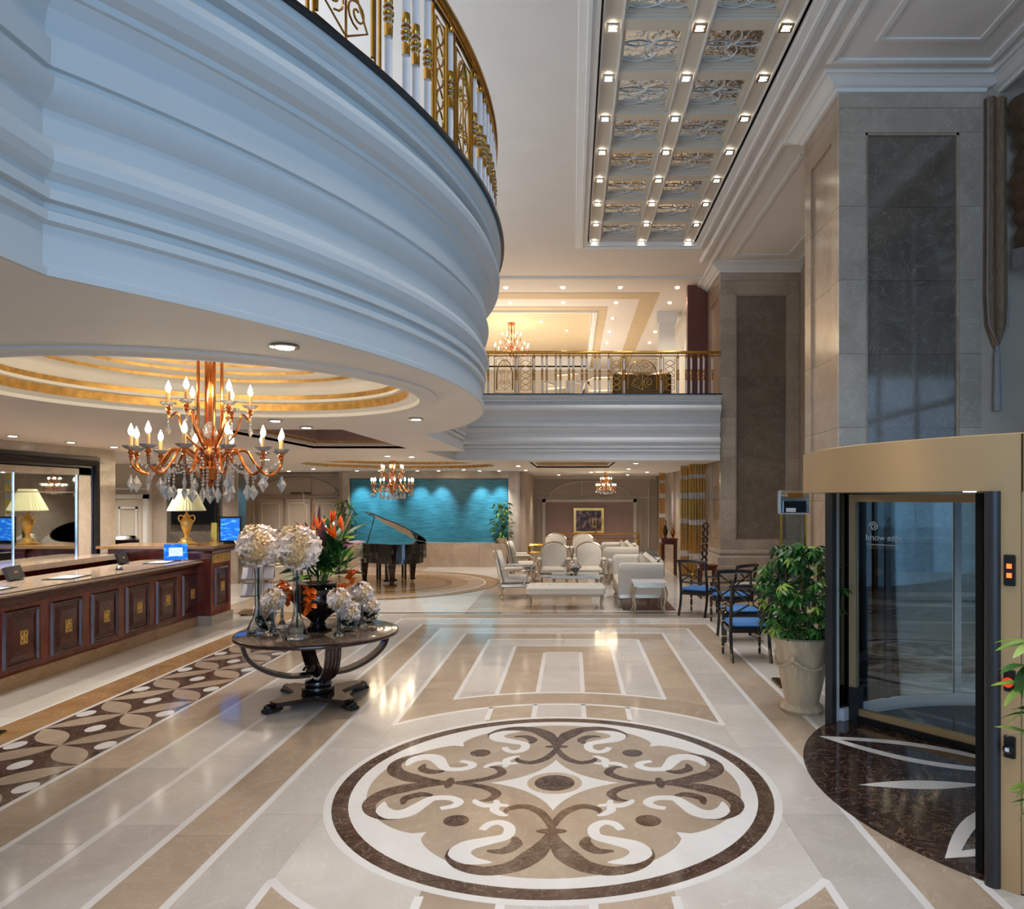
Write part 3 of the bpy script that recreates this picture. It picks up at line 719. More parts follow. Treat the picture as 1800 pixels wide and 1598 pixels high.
# pier with television
pier = wall('wall_left', (-10.35, -8.25, 18.0, 18.4, 0, 2.95), 'marble_panel', 'brown marble pier carrying a black television')
for (x0, x1) in ((-10.35, -10.0), (-8.62, -8.25)): MB().box(x0, x1, 17.94, 18.0, 0, 2.95).build('marble_slab', 'marble_pillar', pier)
for z in (0, .75, 1.5, 2.25): MB().box(-10.0, -8.62, 17.97, 18.0, z + .003, min(2.95, z + .75) - .003).build('panel_slab', 'marble_panel', pier)
wd = wall('wall_left', (-13.5, -10.35, 17.9, 18.1, 0, 2.95), 'cream_paint', 'cream wall with white panelled door behind the reception')
door = MB().box(-11.25, -10.5, 17.84, 17.9, 0, 2.1).build('door_1', 'cream_paint', wd)
mb = MB()
for (x0, x1, z0, z1) in ((-11.1, -10.65, 1.85, 1.9), (-11.1, -10.65, .3, .35), (-11.1, -11.06, .3, 1.9), (-10.69, -10.65, .3, 1.9)): mb.box(x0, x1, 17.81, 17.84, z0, z1)
mb.build('door_moulding', 'plaster', door)
mb = MB()
for (x0, x1, z0, z1) in ((-11.35, -11.25, 0, 2.2), (-10.5, -10.4, 0, 2.2), (-11.35, -10.4, 2.1, 2.2), (-13.4, -10.4, 2.32, 2.36)): mb.box(x0, x1, 17.8, 17.9, z0, z1)
mb.build('door_casing', 'plaster', wd)
for z in (1.3, 1.55, 1.8): MB().box(-11.62, -11.5, 17.86, 17.9, z, z + .17).build('pigeonhole', 'black_matte', wd)
# left wall behind the reception with mirror
wl = wall('wall_left', (-8.3, -8.0, 2, 12.75, 0, 2.95), 'marble_pillar', 'marble wall behind the reception desk carrying the framed mirror')
mir = MB().box(-8.0, -7.985, 3.5, 11.75, 1.2, 2.5).build('mirror_glass', 'mirror', wl); mir['label'] = 'large bevelled mirror pane'
mb = MB()
mb.sweep([(0, 0), (.02, .05), (.05, .05), (.06, .09), (.12, .10), (.15, .06), (.2, .06), (.22, .0)], [(3.5, 1.2), (3.5, 2.6), (12.05, 2.6), (12.05, 1.2)], [(-1, 0), (-1, 1), (1, 1), (1, 0)])
mb.v = [(-8.0 + z, x, y) for x, y, z in mb.v]
mb.build('mirror_frame', 'dark_slab', wl, True)
mb = MB()
for (y0, y1, z0, z1) in ((11.75, 12.05, 1.2, 2.6), (3.5, 12.05, 2.5, 2.6)): mb.box(-8.0, -7.96, y0, y1, z0, z1)
mb.build('mirror_border', 'marble_pillar', wl)
for y in (9.9, 10.4, 11.72): MB().tube([(-7.975, y, 1.2), (-7.975, y, 2.5)], .01, 6).build('mirror_bar', 'chrome', wl)
MB().tube([(-7.98, 3.5, 2.22), (-7.98, 11.75, 2.22)], .008, 6).build('mirror_bar', 'chrome', wl)
wlb = wall('wall_left', (-14.0, -13.8, -5, 30, 0, ZC), 'cream_paint', 'far left outer wall of the lobby')
wbb = wall('wall_back', (-14, 6.2, 30.0, 30.2, 0, ZC), 'cream_paint', 'rear wall of the upper lounge above the back balcony')
wu = wall('wall_right', (2.8, 3.3, 17.75, 17.95, 4.385, ZC), 'brown_panel', 'reddish brown panel on the mezzanine beside the far pillar')
MB().box(2.78, 3.3, 17.7, 17.75, 4.385, 4.6).build('skirting', 'cream_paint', wu)
wu2 = wall('wall_right', (3.3, 3.6, 17.7, 30, 2.95, ZC), 'plaster', 'white side wall of the upper lounge')
# lounge right wall
wlr = wall('wall_right', (3.35, 3.6, 17.7, 29, 0, 2.95), 'marble_pillar', 'marble side wall of the lounge with gilded screens')
for y in (18.6, 20.9, 23.6):
    MB().box(3.25, 3.35, y, y + .75, .0, 2.95).build('marble_slab', 'marble_amber', wlr)
    MB().box(3.22, 3.25, y + .2, y + .55, .9, 2.3).build('panel_slab', 'marble_panel', wlr)
# ================================================================== RAILINGS
bal_glass = MB()
bal_glass.lathe([(.022, .0), (.022, .80)], 10)
BALG = bal_glass.mesh('baluster', 'crystal_tube', True)
bs = MB(); bs.lathe([(.024, .30), (.026, .36), (.020, .375), (.030, .395), (.018, .41), (.032, .425), (.032, .435), (.018, .45), (.030, .465), (.020, .48), (.026, .49), (.024, .54)], 10)
BALC = MB().lathe([(.024, .79), (.026, .82), (.010, .84), (.010, .90)], 10).mesh('baluster_cap', 'brass', True)
BALS = bs.mesh('baluster_sleeve', 'brass', True)
def spiral(mb, c, r, t0, turns, sgn, rad=.006):
    pts = []
    for i in range(22):
        t = i / 21; rr = r * (1 - .82 * t); a = t0 + sgn * turns * 2 * pi * t
        pts.append((c[0] + rr * cos(a), 0, c[1] + rr * sin(a)))
    mb.tube(pts, rad, 5)
def panel_mesh(wd, kind):
    mb = MB(); h0, h1 = .03, .82; x = wd / 2
    fr = lambda a, b0, b1, r: mb.tube([(-a, 0, b0), (a, 0, b0), (a, 0, b1), (-a, 0, b1)], r, 6, True)
    fr(x - .012, h0, h1, .012); fr(x - .05, h0 + .05, h1 - .05, .008)
    if kind == 'arch':
        r = x - .07
        mb.tube([(-r, 0, .1)] + [(r * cos(pi - pi * i / 16), 0, .42 + (.33) * sin(pi * i / 16)) for i in range(17)] + [(r, 0, .1)], .012, 6)
        for s in (-1, 1):
            spiral(mb, (s * r * .45, .50), r * .40, pi / 2, 1.6, s); spiral(mb, (s * r * .42, .26), r * .38, -pi / 2, 1.6, -s)
            spiral(mb, (s * r * .25, .64), r * .22, pi, 1.3, s)
            mb.tube([(s * .01, 0, .1), (s * r * .8, 0, .2), (s * r * .3, 0, .38), (s * r * .85, 0, .55), (0, 0, .72)], .006, 5)
        mb.tube([(0, 0, .08), (0, 0, .74)], .007, 5)
    else:
        n = 5
        for k in range(n):
            zc = .14 + k * .135
            mb.tube([((x - .07) * cos(2 * pi * i / 14), 0, zc + .06 * sin(2 * pi * i / 14)) for i in range(14)], .006, 5, True)
            mb.tube([(-(x - .06), 0, zc), (0, 0, zc + .07), (x - .06, 0, zc), (0, 0, zc - .07)], .005, 5, True)
    return mb.mesh('scroll_panel', 'brass', True)
PM = {}
def railing(label, pathpts, items):
    root = thing('balcony_railing', label, 'railing', (0, 0, 0))
    P = [Vector((x, y, 0)) for x, y in pathpts]; cum = [0]
    for i in range(1, len(P)): cum.append(cum[-1] + (P[i] - P[i - 1]).length)
    def at(s):
        s = max(0, min(cum[-1] - 1e-6, s))
        k = max(i for i in range(len(cum) - 1) if cum[i] <= s); t = (s - cum[k]) / (cum[k + 1] - cum[k])
        d = (P[k + 1] - P[k]).normalized(); return P[k].lerp(P[k + 1], t), atan2(d.y, d.x)
    MB().tube([(p.x, p.y, 5.325) for p in P], .034, 10).build('handrail', 'brass', root, True)
    MB().tube([(p.x, p.y, 5.25) for p in P], .010, 6).build('under_rail', 'dark_bronze', root, True)
    for it in items:
        if it[0] == 'b':
            p, a = at(it[1]); g = link('baluster', BALG, root, (p.x, p.y, 4.41), (0, 0, a)); link('baluster_sleeve', BALS, g); link('baluster_cap', BALC, g)
        else:
            p, a = at((it[1] + it[2]) / 2); wd = round(it[2] - it[1], 3)
            key = (wd, it[0])
            if key not in PM: PM[key] = panel_mesh(wd, it[0])
            link('scroll_panel', PM[key], root, (p.x, p.y, 4.41), (0, 0, a))
    return root
def S(deg): return (deg + 36) * pi / 180 * 5.73
pn = [(CX + 5.73 * cos(R(-36 + i * .75)), CY + 5.73 * sin(R(-36 + i * .75))) for i in range(97)]
it = [('arch', S(-26.4), S(-20.8)), ('b', S(-20)), ('b', S(-18.2)), ('b', S(-17.1)), ('b', S(-15.6)), ('narrow', S(-15), S(-12.7)), ('b', S(-12.2)), ('arch', S(-11.7), S(-7.6)), ('b', S(-6.9)), ('b', S(-5.1)),
      ('narrow', S(-34), S(-31.5)), ('b', S(-30.5)), ('b', S(-29)), ('b', S(-27.2))]
it += [('b', S(-3.6 + 1.5 * k)) for k in range(6)] + [('arch', S(7), S(12)), ('narrow', S(13), S(15.5))] + [('b', S(17 + 1.6 * k)) for k in range(10)]
railing('brass and crystal railing curving along the big balcony over the reception', pn, it)
fx = lambda px: (px - 1006.5) * 16.05 / 1281 + 2.75
it = [('arch', fx(868), fx(906)), ('narrow', fx(911), fx(937)), ('narrow', fx(1073), fx(1095)), ('arch', fx(1099), fx(1160)), ('narrow', fx(1165), fx(1190))]
it += [('b', fx(p)) for p in (908, 939, 953, 961, 977, 985, 1000, 1008, 1023, 1031, 1046, 1054, 1070, 1097, 1162, 1192, 1206, 1215, 1228, 1237, 1252, 830, 838, 850, 858)]
railing('straight brass and crystal railing on the back balcony beside the far pillar', [(-2.75, 16.05), (3.26, 16.05)], it)
# ================================================================== CEILING SPOTS
ORD = ['first', 'second', 'third', 'fourth', 'fifth', 'sixth', 'seventh', 'eighth', 'ninth', 'tenth', 'eleventh', 'twelfth', 'thirteenth', 'fourteenth', 'fifteenth', 'sixteenth', 'seventeenth', 'eighteenth', 'nineteenth']
sq = MB()
for a in ((-.075, .075, -.075, -.05), (-.075, .075, .05, .075), (-.075, -.05, -.05, .05), (.05, .075, -.05, .05)): sq.box(a[0], a[1], a[2], a[3], -.02, 0)
SQR = sq.mesh('spot_rim', 'chrome'); SQL = MB().lathe([(.001, -.012), (.035, -.012), (.04, 0)], 12).mesh('spot_lamp', 'downlight_glow', True)
for y in gy[11::2]:
    for x in gx: spot('coffer_spot_light', (x, y, GZ - .08), 80, (1, .96, .92), 92)
for i, y in enumerate(gy[:10]):
    for j, x in enumerate(gx):
        t = thing('ceiling_spot', 'square coffer spotlight, %s column, %s crossing from the far end' % (('left', 'middle', 'right')[j], ORD[i]), 'spotlight', (x, y, GZ - .02), group=None)
        link('spot_rim', SQR, t); link('spot_lamp', SQL, t)
        if i % 2 == 0: spot('coffer_spot_light', (x, y, GZ - .08), 80, (1, .96, .92), 92)
RIM = MB().lathe([(.052, 0), (.07, -.004), (.075, -.012), (.055, -.014), (.05, -.002)], 20).mesh('spot_rim', 'chrome', True)
LMP = MB().lathe([(.001, -.02), (.046, -.018), (.05, 0)], 16).mesh('spot_lamp', 'downlight_glow', True)
def downlight(x, y, z, label, grp, e=0, col=(1, .92, .83), sc=1.0):
    t = thing('ceiling_spot', label, 'spotlight', (x, y, z), group=grp); t.scale = (sc,) * 3
    link('spot_rim', RIM, t); link('spot_lamp', LMP, t)
    if e: spot('downlight', (x, y, z - .05), e, col, 125)
for k, (x, y) in enumerate(((-1.64, 17.9), (-.24, 17.9), (1.17, 17.9), (2.57, 17.9), (-1.65, 19.3), (-.25, 19.3), (1.15, 19.3), (2.57, 19.3), (1.15, 21.0), (2.57, 21.0), (1.15, 22.7), (2.57, 22.7), (1.15, 24.3), (2.57, 24.3), (-3.0, 17.9), (-3.0, 19.3))):
    row = [17.9, 19.3, 21.0, 22.7, 24.3].index(y); colx = {-3.0: 'far left', -1.64: 'left', -1.65: 'left', -.24: 'centre left', -.25: 'centre left', 1.17: 'centre right', 1.15: 'centre right', 2.57: 'right'}[x]
    downlight(x, y, ZC - .014, 'round spotlight in the upper lounge ceiling, %s row from the front, %s' % (ORD[row], colx), 'spots of the upper lounge ceiling', 60, (1, .84, .62))
for (x, y, q) in ((-1.6, 21.6, 'front left'), (-.2, 21.6, 'front right'), (-.2, 24.5, 'back right'), (-1.0, 23.2, 'middle')):
    downlight(x, y, ZC + .44, 'round spotlight in the tan tray of the upper lounge ceiling, ' + q, 'spots of the tan tray', 50, (1, .76, .5))
near = [(-1.52, 3.85, 'large round downlight in the balcony soffit nearest the camera'), (-1.60, 7.45, 'round downlight in the balcony soffit right of the round coffer'), (-3.1, 7.6, 'round downlight in the soffit just behind the round coffer'), (-3.05, 8.35, 'round downlight between the round and the square coffer')]
for x, y, l in near: downlight(x, y, 2.95, l, None, 50)
for k, (x, y) in enumerate(((-6.2, 7.0), (-6.9, 8.3), (-7.3, 9.5), (-7.3, 10.6), (-7.3, 11.6), (-7.0, 12.3), (-6.6, 13.2))):
    downlight(x, y, 2.95, 'small round downlight above the reception, %s counted from the camera' % ORD[k], 'downlights above the reception', 90)
for k, (x, y) in enumerate(sorted(((-3.6, 14.2), (-3.2, 14.5), (-6.5, 15.5), (-7.4, 20.8), (-5.6, 21.4), (-3.2, 21.4), (-1.4, 18.8), (-1.4, 21.8), (1.5, 17.3), (1.6, 20.8), (.6, 23.5), (2.4, 23.5), (-.5, 26.5), (2.0, 26.5), (-10, 15.5), (-9.5, 21), (-11.2, 16.6), (-9.3, 16.9), (-8.8, 22.6)))):  # the last three pairs are downlights added to brighten the dark left background
    downlight(x, y, 2.95, 'small round downlight in the low lounge ceiling, %s from the left' % ORD[k], 'downlights of the lounge ceiling', 120)
for k, x in enumerate((-6.6, -5.9, -4.75, -4.1, -2.85, -2.25)):
    t = thing('wall_spot', 'tiny spotlight above the teal water wall, %s from the left' % ORD[k], 'spotlight', (x, 22.3, 2.95), group='spots above the water wall')
    link('spot_rim', RIM, t); link('spot_lamp', LMP, t)
    spot('water_wall_spot', (x, 22.25, 2.85), 105, (.92, .96, 1), 54, rot=(R(32), 0, 0))
# ================================================================== CHANDELIERS
def pend(w_, h_):
    return MB().add([(0, 0, 0), (w_ * .5, 0, -h_ * .55), (0, w_ * .22, -h_ * .5), (-w_ * .5, 0, -h_ * .55), (0, -w_ * .22, -h_ * .5), (0, 0, -h_)],
                    [(0, 1, 2), (0, 2, 3), (0, 3, 4), (0, 4, 1), (5, 2, 1), (5, 3, 2), (5, 4, 3), (5, 1, 4)])
PEND = pend(.075, .13).mesh('crystal_pendant', 'crystal'); PENS = pend(.045, .095).mesh('crystal_pendant', 'crystal')
def beads(n):
    mb = MB()
    for i in range(n): mb.sphere((0, 0, -.012 - i * .024), .010, 6, 4)
    return mb
BEADS = {n: beads(n).mesh('bead_string', 'crystal', True) for n in (3, 5, 8)}
CANDLE = MB().lathe([(.012, 0), (.012, .10)], 10).mesh('candle', 'candle', True)
BULB = MB().lathe([(.001, .10), (.013, .108), (.019, .125), (.016, .145), (.008, .165), (.001, .185)], 10).mesh('bulb', 'bulb_glow', True)
DISH = MB().lathe([(.012, .0), (.035, .006), (.058, .026), (.060, .030), (.036, .014), (.012, .008)], 14).mesh('crystal_dish', 'crystal', True)
CUP = MB().lathe([(.006, -.05), (.018, -.04), (.010, -.028), (.024, -.012), (.014, 0), (.02, .012)], 12).mesh('candle_cup', 'copper', True)
def arm_mesh(pts, r): return MB().tube(crom(pts, 6), r, 6).mesh('arm', 'copper', True)
ARM_L = arm_mesh([(.05, 0, -.93), (.16, 0, -.82), (.26, 0, -.80), (.33, 0, -.90), (.42, 0, -.985), (.51, 0, -.93), (.52, 0, -.83)], .010)
ARM_U = arm_mesh([(.06, 0, -.80), (.18, 0, -.66), (.22, 0, -.52), (.27, 0, -.56), (.28, 0, -.50)], .009)
_g = MB()
for i in range(17):
    u = i / 16; _g.sphere((.50 - .40 * u, 0, -.88 - .13 * sin(pi * u) + .10 * u), .009, 6, 4)
GARL = _g.mesh('bead_garland', 'crystal', True)
def chandelier(label, loc, group=None):
    c = thing('chandelier', label, 'chandelier', loc, group=group)
    mb = MB(); mb.lathe([(.11, 0), (.12, -.02), (.07, -.05), (.03, -.07), (.015, -.10)], 16)
    mb.build('canopy', 'copper', c, True)
    for k in range(4):
        a = pi / 4 + k * pi / 2; MB().tube([(.085 * cos(a), .085 * sin(a), -.03), (.085 * cos(a), .085 * sin(a), -.62), (.03 * cos(a), .03 * sin(a), -.74)], .011, 6).build('stem_rod', 'copper', c, True)
    mb = MB(); mb.lathe([(.004, -.10), (.014, -.14), (.03, -.22), (.014, -.30), (.014, -.66), (.05, -.74), (.07, -.82), (.05, -.88), (.085, -.94), (.06, -1.02), (.02, -1.04), (.03, -1.06), (.004, -1.08)], 14)
    mb.build('centre_column', 'copper', c, True)
    MB().lathe([(.02, -.58), (.045, -.62), (.055, -.67), (.03, -.72), (.05, -.78), (.02, -.80)], 12).build('crystal_body', 'crystal', c, True)
    def tier(n, arm, rr, zc, a0, pm, nb):
        for k in range(n):
            a = a0 + 2 * pi * k / n; x, y = rr * cos(a), rr * sin(a)
            A = link('arm', arm, c, None, (0, 0, a))
            link('candle_cup', CUP, c, (x, y, zc)); link('crystal_dish', DISH, c, (x, y, zc + .005))
            cd = link('candle', CANDLE, c, (x, y, zc + .01)); link('bulb', BULB, cd)
            link('bead_string', BEADS[3], c, (x, y, zc - .05)); link('crystal_pendant', pm, c, (x, y, zc - .05 - nb * .024), (0, 0, a + .6))
    tier(12, ARM_L, .52, -.82, .15, PEND, 5); tier(6, ARM_U, .28, -.48, .4, PENS, 3)
    for k in range(12):
        a = .4 + 2 * pi * k / 12; r = .30
        z = -.93; link('bead_string', BEADS[5], c, (r * cos(a), r * sin(a), z)); link('crystal_pendant', PEND, c, (r * cos(a), r * sin(a), z - .12), (0, 0, a))
    for k in range(12):
        o_ = link('bead_garland', GARL, c, None, (0, 0, .15 + 2 * pi * k / 12)); o_['kind'] = 'stuff'
        a = .28 + 2 * pi * k / 12; link('crystal_pendant', PENS, c, (.40 * cos(a), .40 * sin(a), -.93), (0, 0, a))
    for k in range(8):
        a = .1 + 2 * pi * k / 8; r = .13
        link('bead_string', BEADS[8], c, (r * cos(a), r * sin(a), -.88)); link('crystal_pendant', PEND, c, (r * cos(a), r * sin(a), -1.07), (0, 0, a + .3))
    link('crystal_pendant', PEND, c, (0, 0, -1.08))
    return c
ch = chandelier('large copper and crystal chandelier hanging from the round coffer over reception', (RC[0], RC[1], 3.30))
dup(ch, 'crystal chandelier hanging in front of the teal water wall above the piano', (-4.4, 17.8, 3.2), .2, scale=.95)
dup(ch, 'small crystal chandelier in front of the painting wall over the far lounge', (1.1, 24.0, 2.96), .5, scale=.62)
dup(ch, 'glowing crystal chandelier in the upper lounge seen above the back railing', (-1.97, 23.5, ZC + .44), .8, scale=1.05)
# ================================================================== RECEPTION DESK
desk = thing('reception_desk', 'long mahogany reception desk with gilt emblem panels and beige marble top', 'reception desk', (-6.28, 9.0, 0))
DX = 0.0
MB().box(-.7, DX, -4.0, 3.15, .16, 1.03).build('desk_body', 'mahogany', desk)
MB().box(-.7, DX + .05, -4.0, 3.15, 0, .16).build('plinth', 'marble_brown', desk)
mb = MB(); mb.sweep([(-.85, 1.045), (.10, 1.045), (.12, 1.055), (.12, 1.075), (.09, 1.085), (.10, 1.10), (-.85, 1.10)], [(0, -4.0), (0, 3.2)], [(1, 0), (1, 0)])
mb.build('marble_top', 'marble_tan', desk)
MB().sweep([(0, .92), (.03, .93), (.03, .96), (.06, 1.0), (.09, 1.02), (.09, 1.045), (0, 1.045)], [(0, -4.0), (0, 3.15)], [(1, 0), (1, 0)]).build('cornice', 'mahogany_dark', desk)
def raised_panel(w_, h_):
    mb = MB(); a, b = w_ / 2, h_ / 2
    rings = [(0, a, b), (.03, a - .015, b - .015), (.03, a - .04, b - .04), (.006, a - .055, b - .055), (.006, a - .07, b - .07), (.028, a - .13, b - .13)]
    v = []; f = []
    for x, p, q in rings: v += [(x, -p, -q), (x, p, -q), (x, p, q), (x, -p, q)]
    for k in range(len(rings) - 1):
        for i in range(4): f.append((k * 4 + i, k * 4 + (i + 1) % 4, k * 4 + 4 + (i + 1) % 4, k * 4 + 4 + i))
    k = len(rings) - 1; f.append((k * 4, k * 4 + 1, k * 4 + 2, k * 4 + 3))
    return mb.add(v, f)
PAN = raised_panel(.56, .66).mesh('door_panel', 'mahogany_dark')
mb = MB()
for a in ((-.055, .055, .068, .08), (-.055, .055, -.08, -.068), (-.055, -.045, -.08, .08), (.045, .055, -.08, .08), (-.055, .055, -.008, .008), (-.007, .007, -.08, .08)): mb.box(0, .008, a[0], a[1], a[2], a[3])
for sy in (-1, 1):
    for sz in (-1, 1): mb.tube([(.004, sy * .027 + .018 * cos(2 * pi * i / 10), sz * .038 + .024 * sin(2 * pi * i / 10)) for i in range(10)], .006, 5, True)
mb.tube([(.004, .03 * cos(2 * pi * i / 12), .03 * sin(2 * pi * i / 12)) for i in range(12)], .007, 5, True)
EMB = mb.mesh('gilt_emblem', 'gilt')
for k in range(-5, 6):
    y = 8.30 + .74 * k
    if y - 9 < -3.7 or y - 9 > 3.1: continue
    p = link('raised_panel', PAN, desk, (0, y - 9, .55)); link('gilt_emblem', EMB, p, (.028, 0, 0))
# end pier and return
pr = MB().box(-.55, .25, 3.15, 3.85, .16, 1.2).build('end_pier', 'mahogany', desk)
MB().box(-.58, .28, 3.12, 3.88, 0, .16).build('pier_plinth', 'marble_pillar', desk)
MB().sweep([(0, 1.2), (.03, 1.2), (.06, 1.24), (.09, 1.25), (.09, 1.285), (.04, 1.285)], rect(-.55, .25, 3.15, 3.85), [(-1, -1), (1, -1), (1, 1), (-1, 1)], close=True).build('pier_cornice', 'mahogany_dark', desk)
MB().box(-1.6, .36, 3.04, 3.96, 1.285, 1.33).build('return_top', 'marble_brown', desk)
MB().box(-1.5, -.55, 3.2, 3.85, 0, 1.285).build('return_body', 'mahogany', desk)
g = MB(); g.box(.25, .258, 3.2, 3.8, 1.03, 1.18)
for i in range(4):
    for j in range(2): g.tube([(.262, 3.275 + i * .15 + .055 * cos(2 * pi * q / 8), 1.07 + j * .07 + .03 * sin(2 * pi * q / 8)) for q in range(8)], .009, 5, True)
g.build('gilt_grille', 'gilt', desk)
pp = link('raised_panel', raised_panel(.46, .66).mesh('raised_panel', 'mahogany_dark'), desk, (.25, 3.5, .62)); link('gilt_emblem', EMB, pp, (.028, 0, 0))
# back counter below the mirror and desk drawers
bc = thing('back_counter', 'low back counter with beige ledge under the reception mirror', 'counter', (-7.75, 8, 0))
MB().box(-.24, .25, -5, 4.6, 1.12, 1.2).build('ledge', 'marble_tan', bc); MB().box(-.24, .1, -5, 4.6, 0, 1.12).build('cabinet', 'mahogany_dark', bc)
wdsk = thing('work_desk', 'dark red staff desk behind the reception top', 'desk', (-7.25, 8.5, 0))
MB().box(-.28, .2, -4, 3.3, .80, .86).build('desk_top', 'mahogany', wdsk); MB().box(-.25, .15, -3.9, 3.2, 0, .80).build('drawers', 'mahogany_dark', wdsk)
# lamp
lamp = thing('table_lamp', 'gilt urn table lamp with pleated cream shade on the desk return', 'lamp', (-6.62, 12.5, 1.33))
MB().lathe([(.16, 0), (.165, .02), (.13, .035), (.10, .06), (.09, .10), (.04, .12), (.03, .16)], 20).build('base', 'gilt', lamp, True)
MB().lathe([(.03, .16), (.045, .20), (.075, .28), (.095, .36), (.09, .42), (.05, .46), (.035, .48), (.05, .50), (.02, .53), (.015, .60)], 20).build('urn', 'gilt', lamp, True)
for s in (-1, 1): MB().tube(crom([(s * .04, 0, .47), (s * .11, 0, .50), (s * .14, 0, .44), (s * .09, 0, .36)], 5), .011, 6).build('handle', 'gilt', lamp, True)
mb = MB(); n = 72; v = []; f = []
for k, (r0, z) in enumerate(((.30, .58), (.13, .95))):
    for i in range(n): a = 2 * pi * i / n; r = r0 * (1 + (.012 if i % 2 else -.012)); v.append((r * cos(a), r * sin(a), z))
for i in range(n): j = (i + 1) % n; f.append((i, j, n + j, n + i))
mb.add(v, f).build('shade', 'lamp_shade', lamp)
MB().lathe([(.302, .575), (.302, .59)], 36).build('shade_trim', 'cream_fabric', lamp)
MB().sphere((0, 0, .72), .03, 8, 6).build('bulb', 'bulb_glow', lamp, True)
# devices
tb = thing('tablet', 'blue framed tablet on a stand at the far end of the desk', 'tablet', (-6.45, 11.85, 1.1), R(35))
MB().box(-.07, .07, -.05, .07, 0, .012).build('stand', 'black_matte', tb); s = MB().box(-.17, .17, -.012, .012, 0, .26).build('tablet_body', 'screen_blue', tb, loc=(0, 0, .02), rot=(R(-14), 0, 0))
MB().box(-.10, .10, -.016, -.012, .06, .2).build('screen', 'screen_light', s)
mo = thing('monitor', 'portrait screen glowing blue beside the lamp on the desk return', 'screen', (-6.02, 12.82, 1.33), R(14))
MB().box(-.1, .1, -.08, .08, 0, .02).build('foot', 'black_matte', mo); MB().box(-.18, .18, -.02, .02, .02, .47).build('casing', 'black_matte', mo)
MB().box(-.155, .155, -.024, -.02, .05, .44).build('screen', 'screen_blue', mo)
gs = thing('brass_stand', 'small brass notice stand left of the portrait screen', 'stand', (-6.32, 12.85, 1.33))
MB().box(-.07, .07, -.05, .05, 0, .03).build('foot', 'gilt', gs); MB().box(-.05, .05, -.01, .01, .03, .36).build('plate', 'brass', gs)
for k, (y, l) in enumerate(((9.15, 'grey back of a desk monitor nearest the left edge'), (11.35, 'black back of a desk monitor near the tablet'))):
    t = thing('desk_monitor', l, 'monitor', (-6.98, y, 1.1), R(15))
    t.location.z = 1.102
    MB().box(-.05, .05, -.07, .07, 0, .015).build('foot', 'black_matte', t)
    c = MB().box(-.02, .02, -.2, .2, .0, .17).build('casing', 'anthracite' if k == 0 else 'black_matte', t, loc=(0, 0, .012), rot=(0, R(-22), 0))
    MB().box(.02, .026, -.05, .05, .07, .1).build('handle', 'chrome', c)
for k, (y, l) in enumerate(((8.15, 'paper folder on the desk at the left edge'), (9.45, 'paper folder on the desk beside the grey monitor'), (11.6, 'paper sheets on the desk beside the tablet'))):
    t = thing('document_folder', l, 'folder', (-6.55, y, 1.1), R(8))
    MB().box(-.17, .17, -.26, .26, 0, .008).build('cover', 'black_matte', t); MB().box(-.13, .13, -.18, .18, .008, .012).build('sheet', 'paper', t)
t = thing('service_bell', 'small chrome service bell on the reception top', 'bell', (-6.5, 10.45, 1.1))
MB().lathe([(.05, 0), (.05, .012), (.03, .015)], 16).build('base', 'black_matte', t, True); MB().lathe([(.045, .016), (.042, .035), (.025, .052), (.006, .056), (.006, .068), (.001, .07)], 16).build('dome', 'chrome', t, True)
tv = thing('television', 'black television on the brown marble pier', 'television', (-9.3, 17.9, 1.45))
MB().bbox(-.55, .55, -.04, .04, 0, .68, .008).build('casing', 'black_matte', tv); MB().box(-.52, .52, -.044, -.04, .03, .65).build('screen', 'black_lacquer', tv)
# leather chair and armchair behind the desk
ls = thing('leather_armchair', 'dark brown leather armchair behind the reception near the cream door', 'armchair', (-9.4, 14.6, 0))
MB().bbox(-.45, .45, -.4, .4, .15, .5, .06).build('seat', 'leather', ls, True); MB().bbox(-.5, .5, .2, .45, .4, 1.35, .08).build('backrest', 'leather', ls, True)
for s in (-1, 1): MB().bbox(*sorted((s * .42, s * .58)), -.4, .4, .2, .75, .06).build('arm', 'leather', ls, True)
MB().box(-.45, .45, -.35, .4, 0, .15).build('base', 'black_wood', ls)
oc = thing('office_armchair', 'slim dark wooden armchair with pale pad behind the reception', 'chair', (-8.2, 13.75, 0), R(-60))
MB().bbox(-.28, .28, -.28, .28, .42, .5, .03).build('seat', 'cream_fabric', oc)
for sx in (-1, 1):
    for sy in (-1, 1): MB().box(sx * .27 - .02, sx * .27 + .02, sy * .26 - .02, sy * .26 + .02, 0, 1.2 if sy > 0 else 1.12).build('leg', 'black_wood', oc)
    MB().tube(crom([(sx * .27, .27, 1.18), (sx * .28, .0, 1.16), (sx * .27, -.28, 1.12)], 4), .022, 6).build('arm', 'black_wood', oc, True)
MB().box(-.27, .27, .25, .29, .9, 1.2).build('backrest', 'cream_fabric', oc)
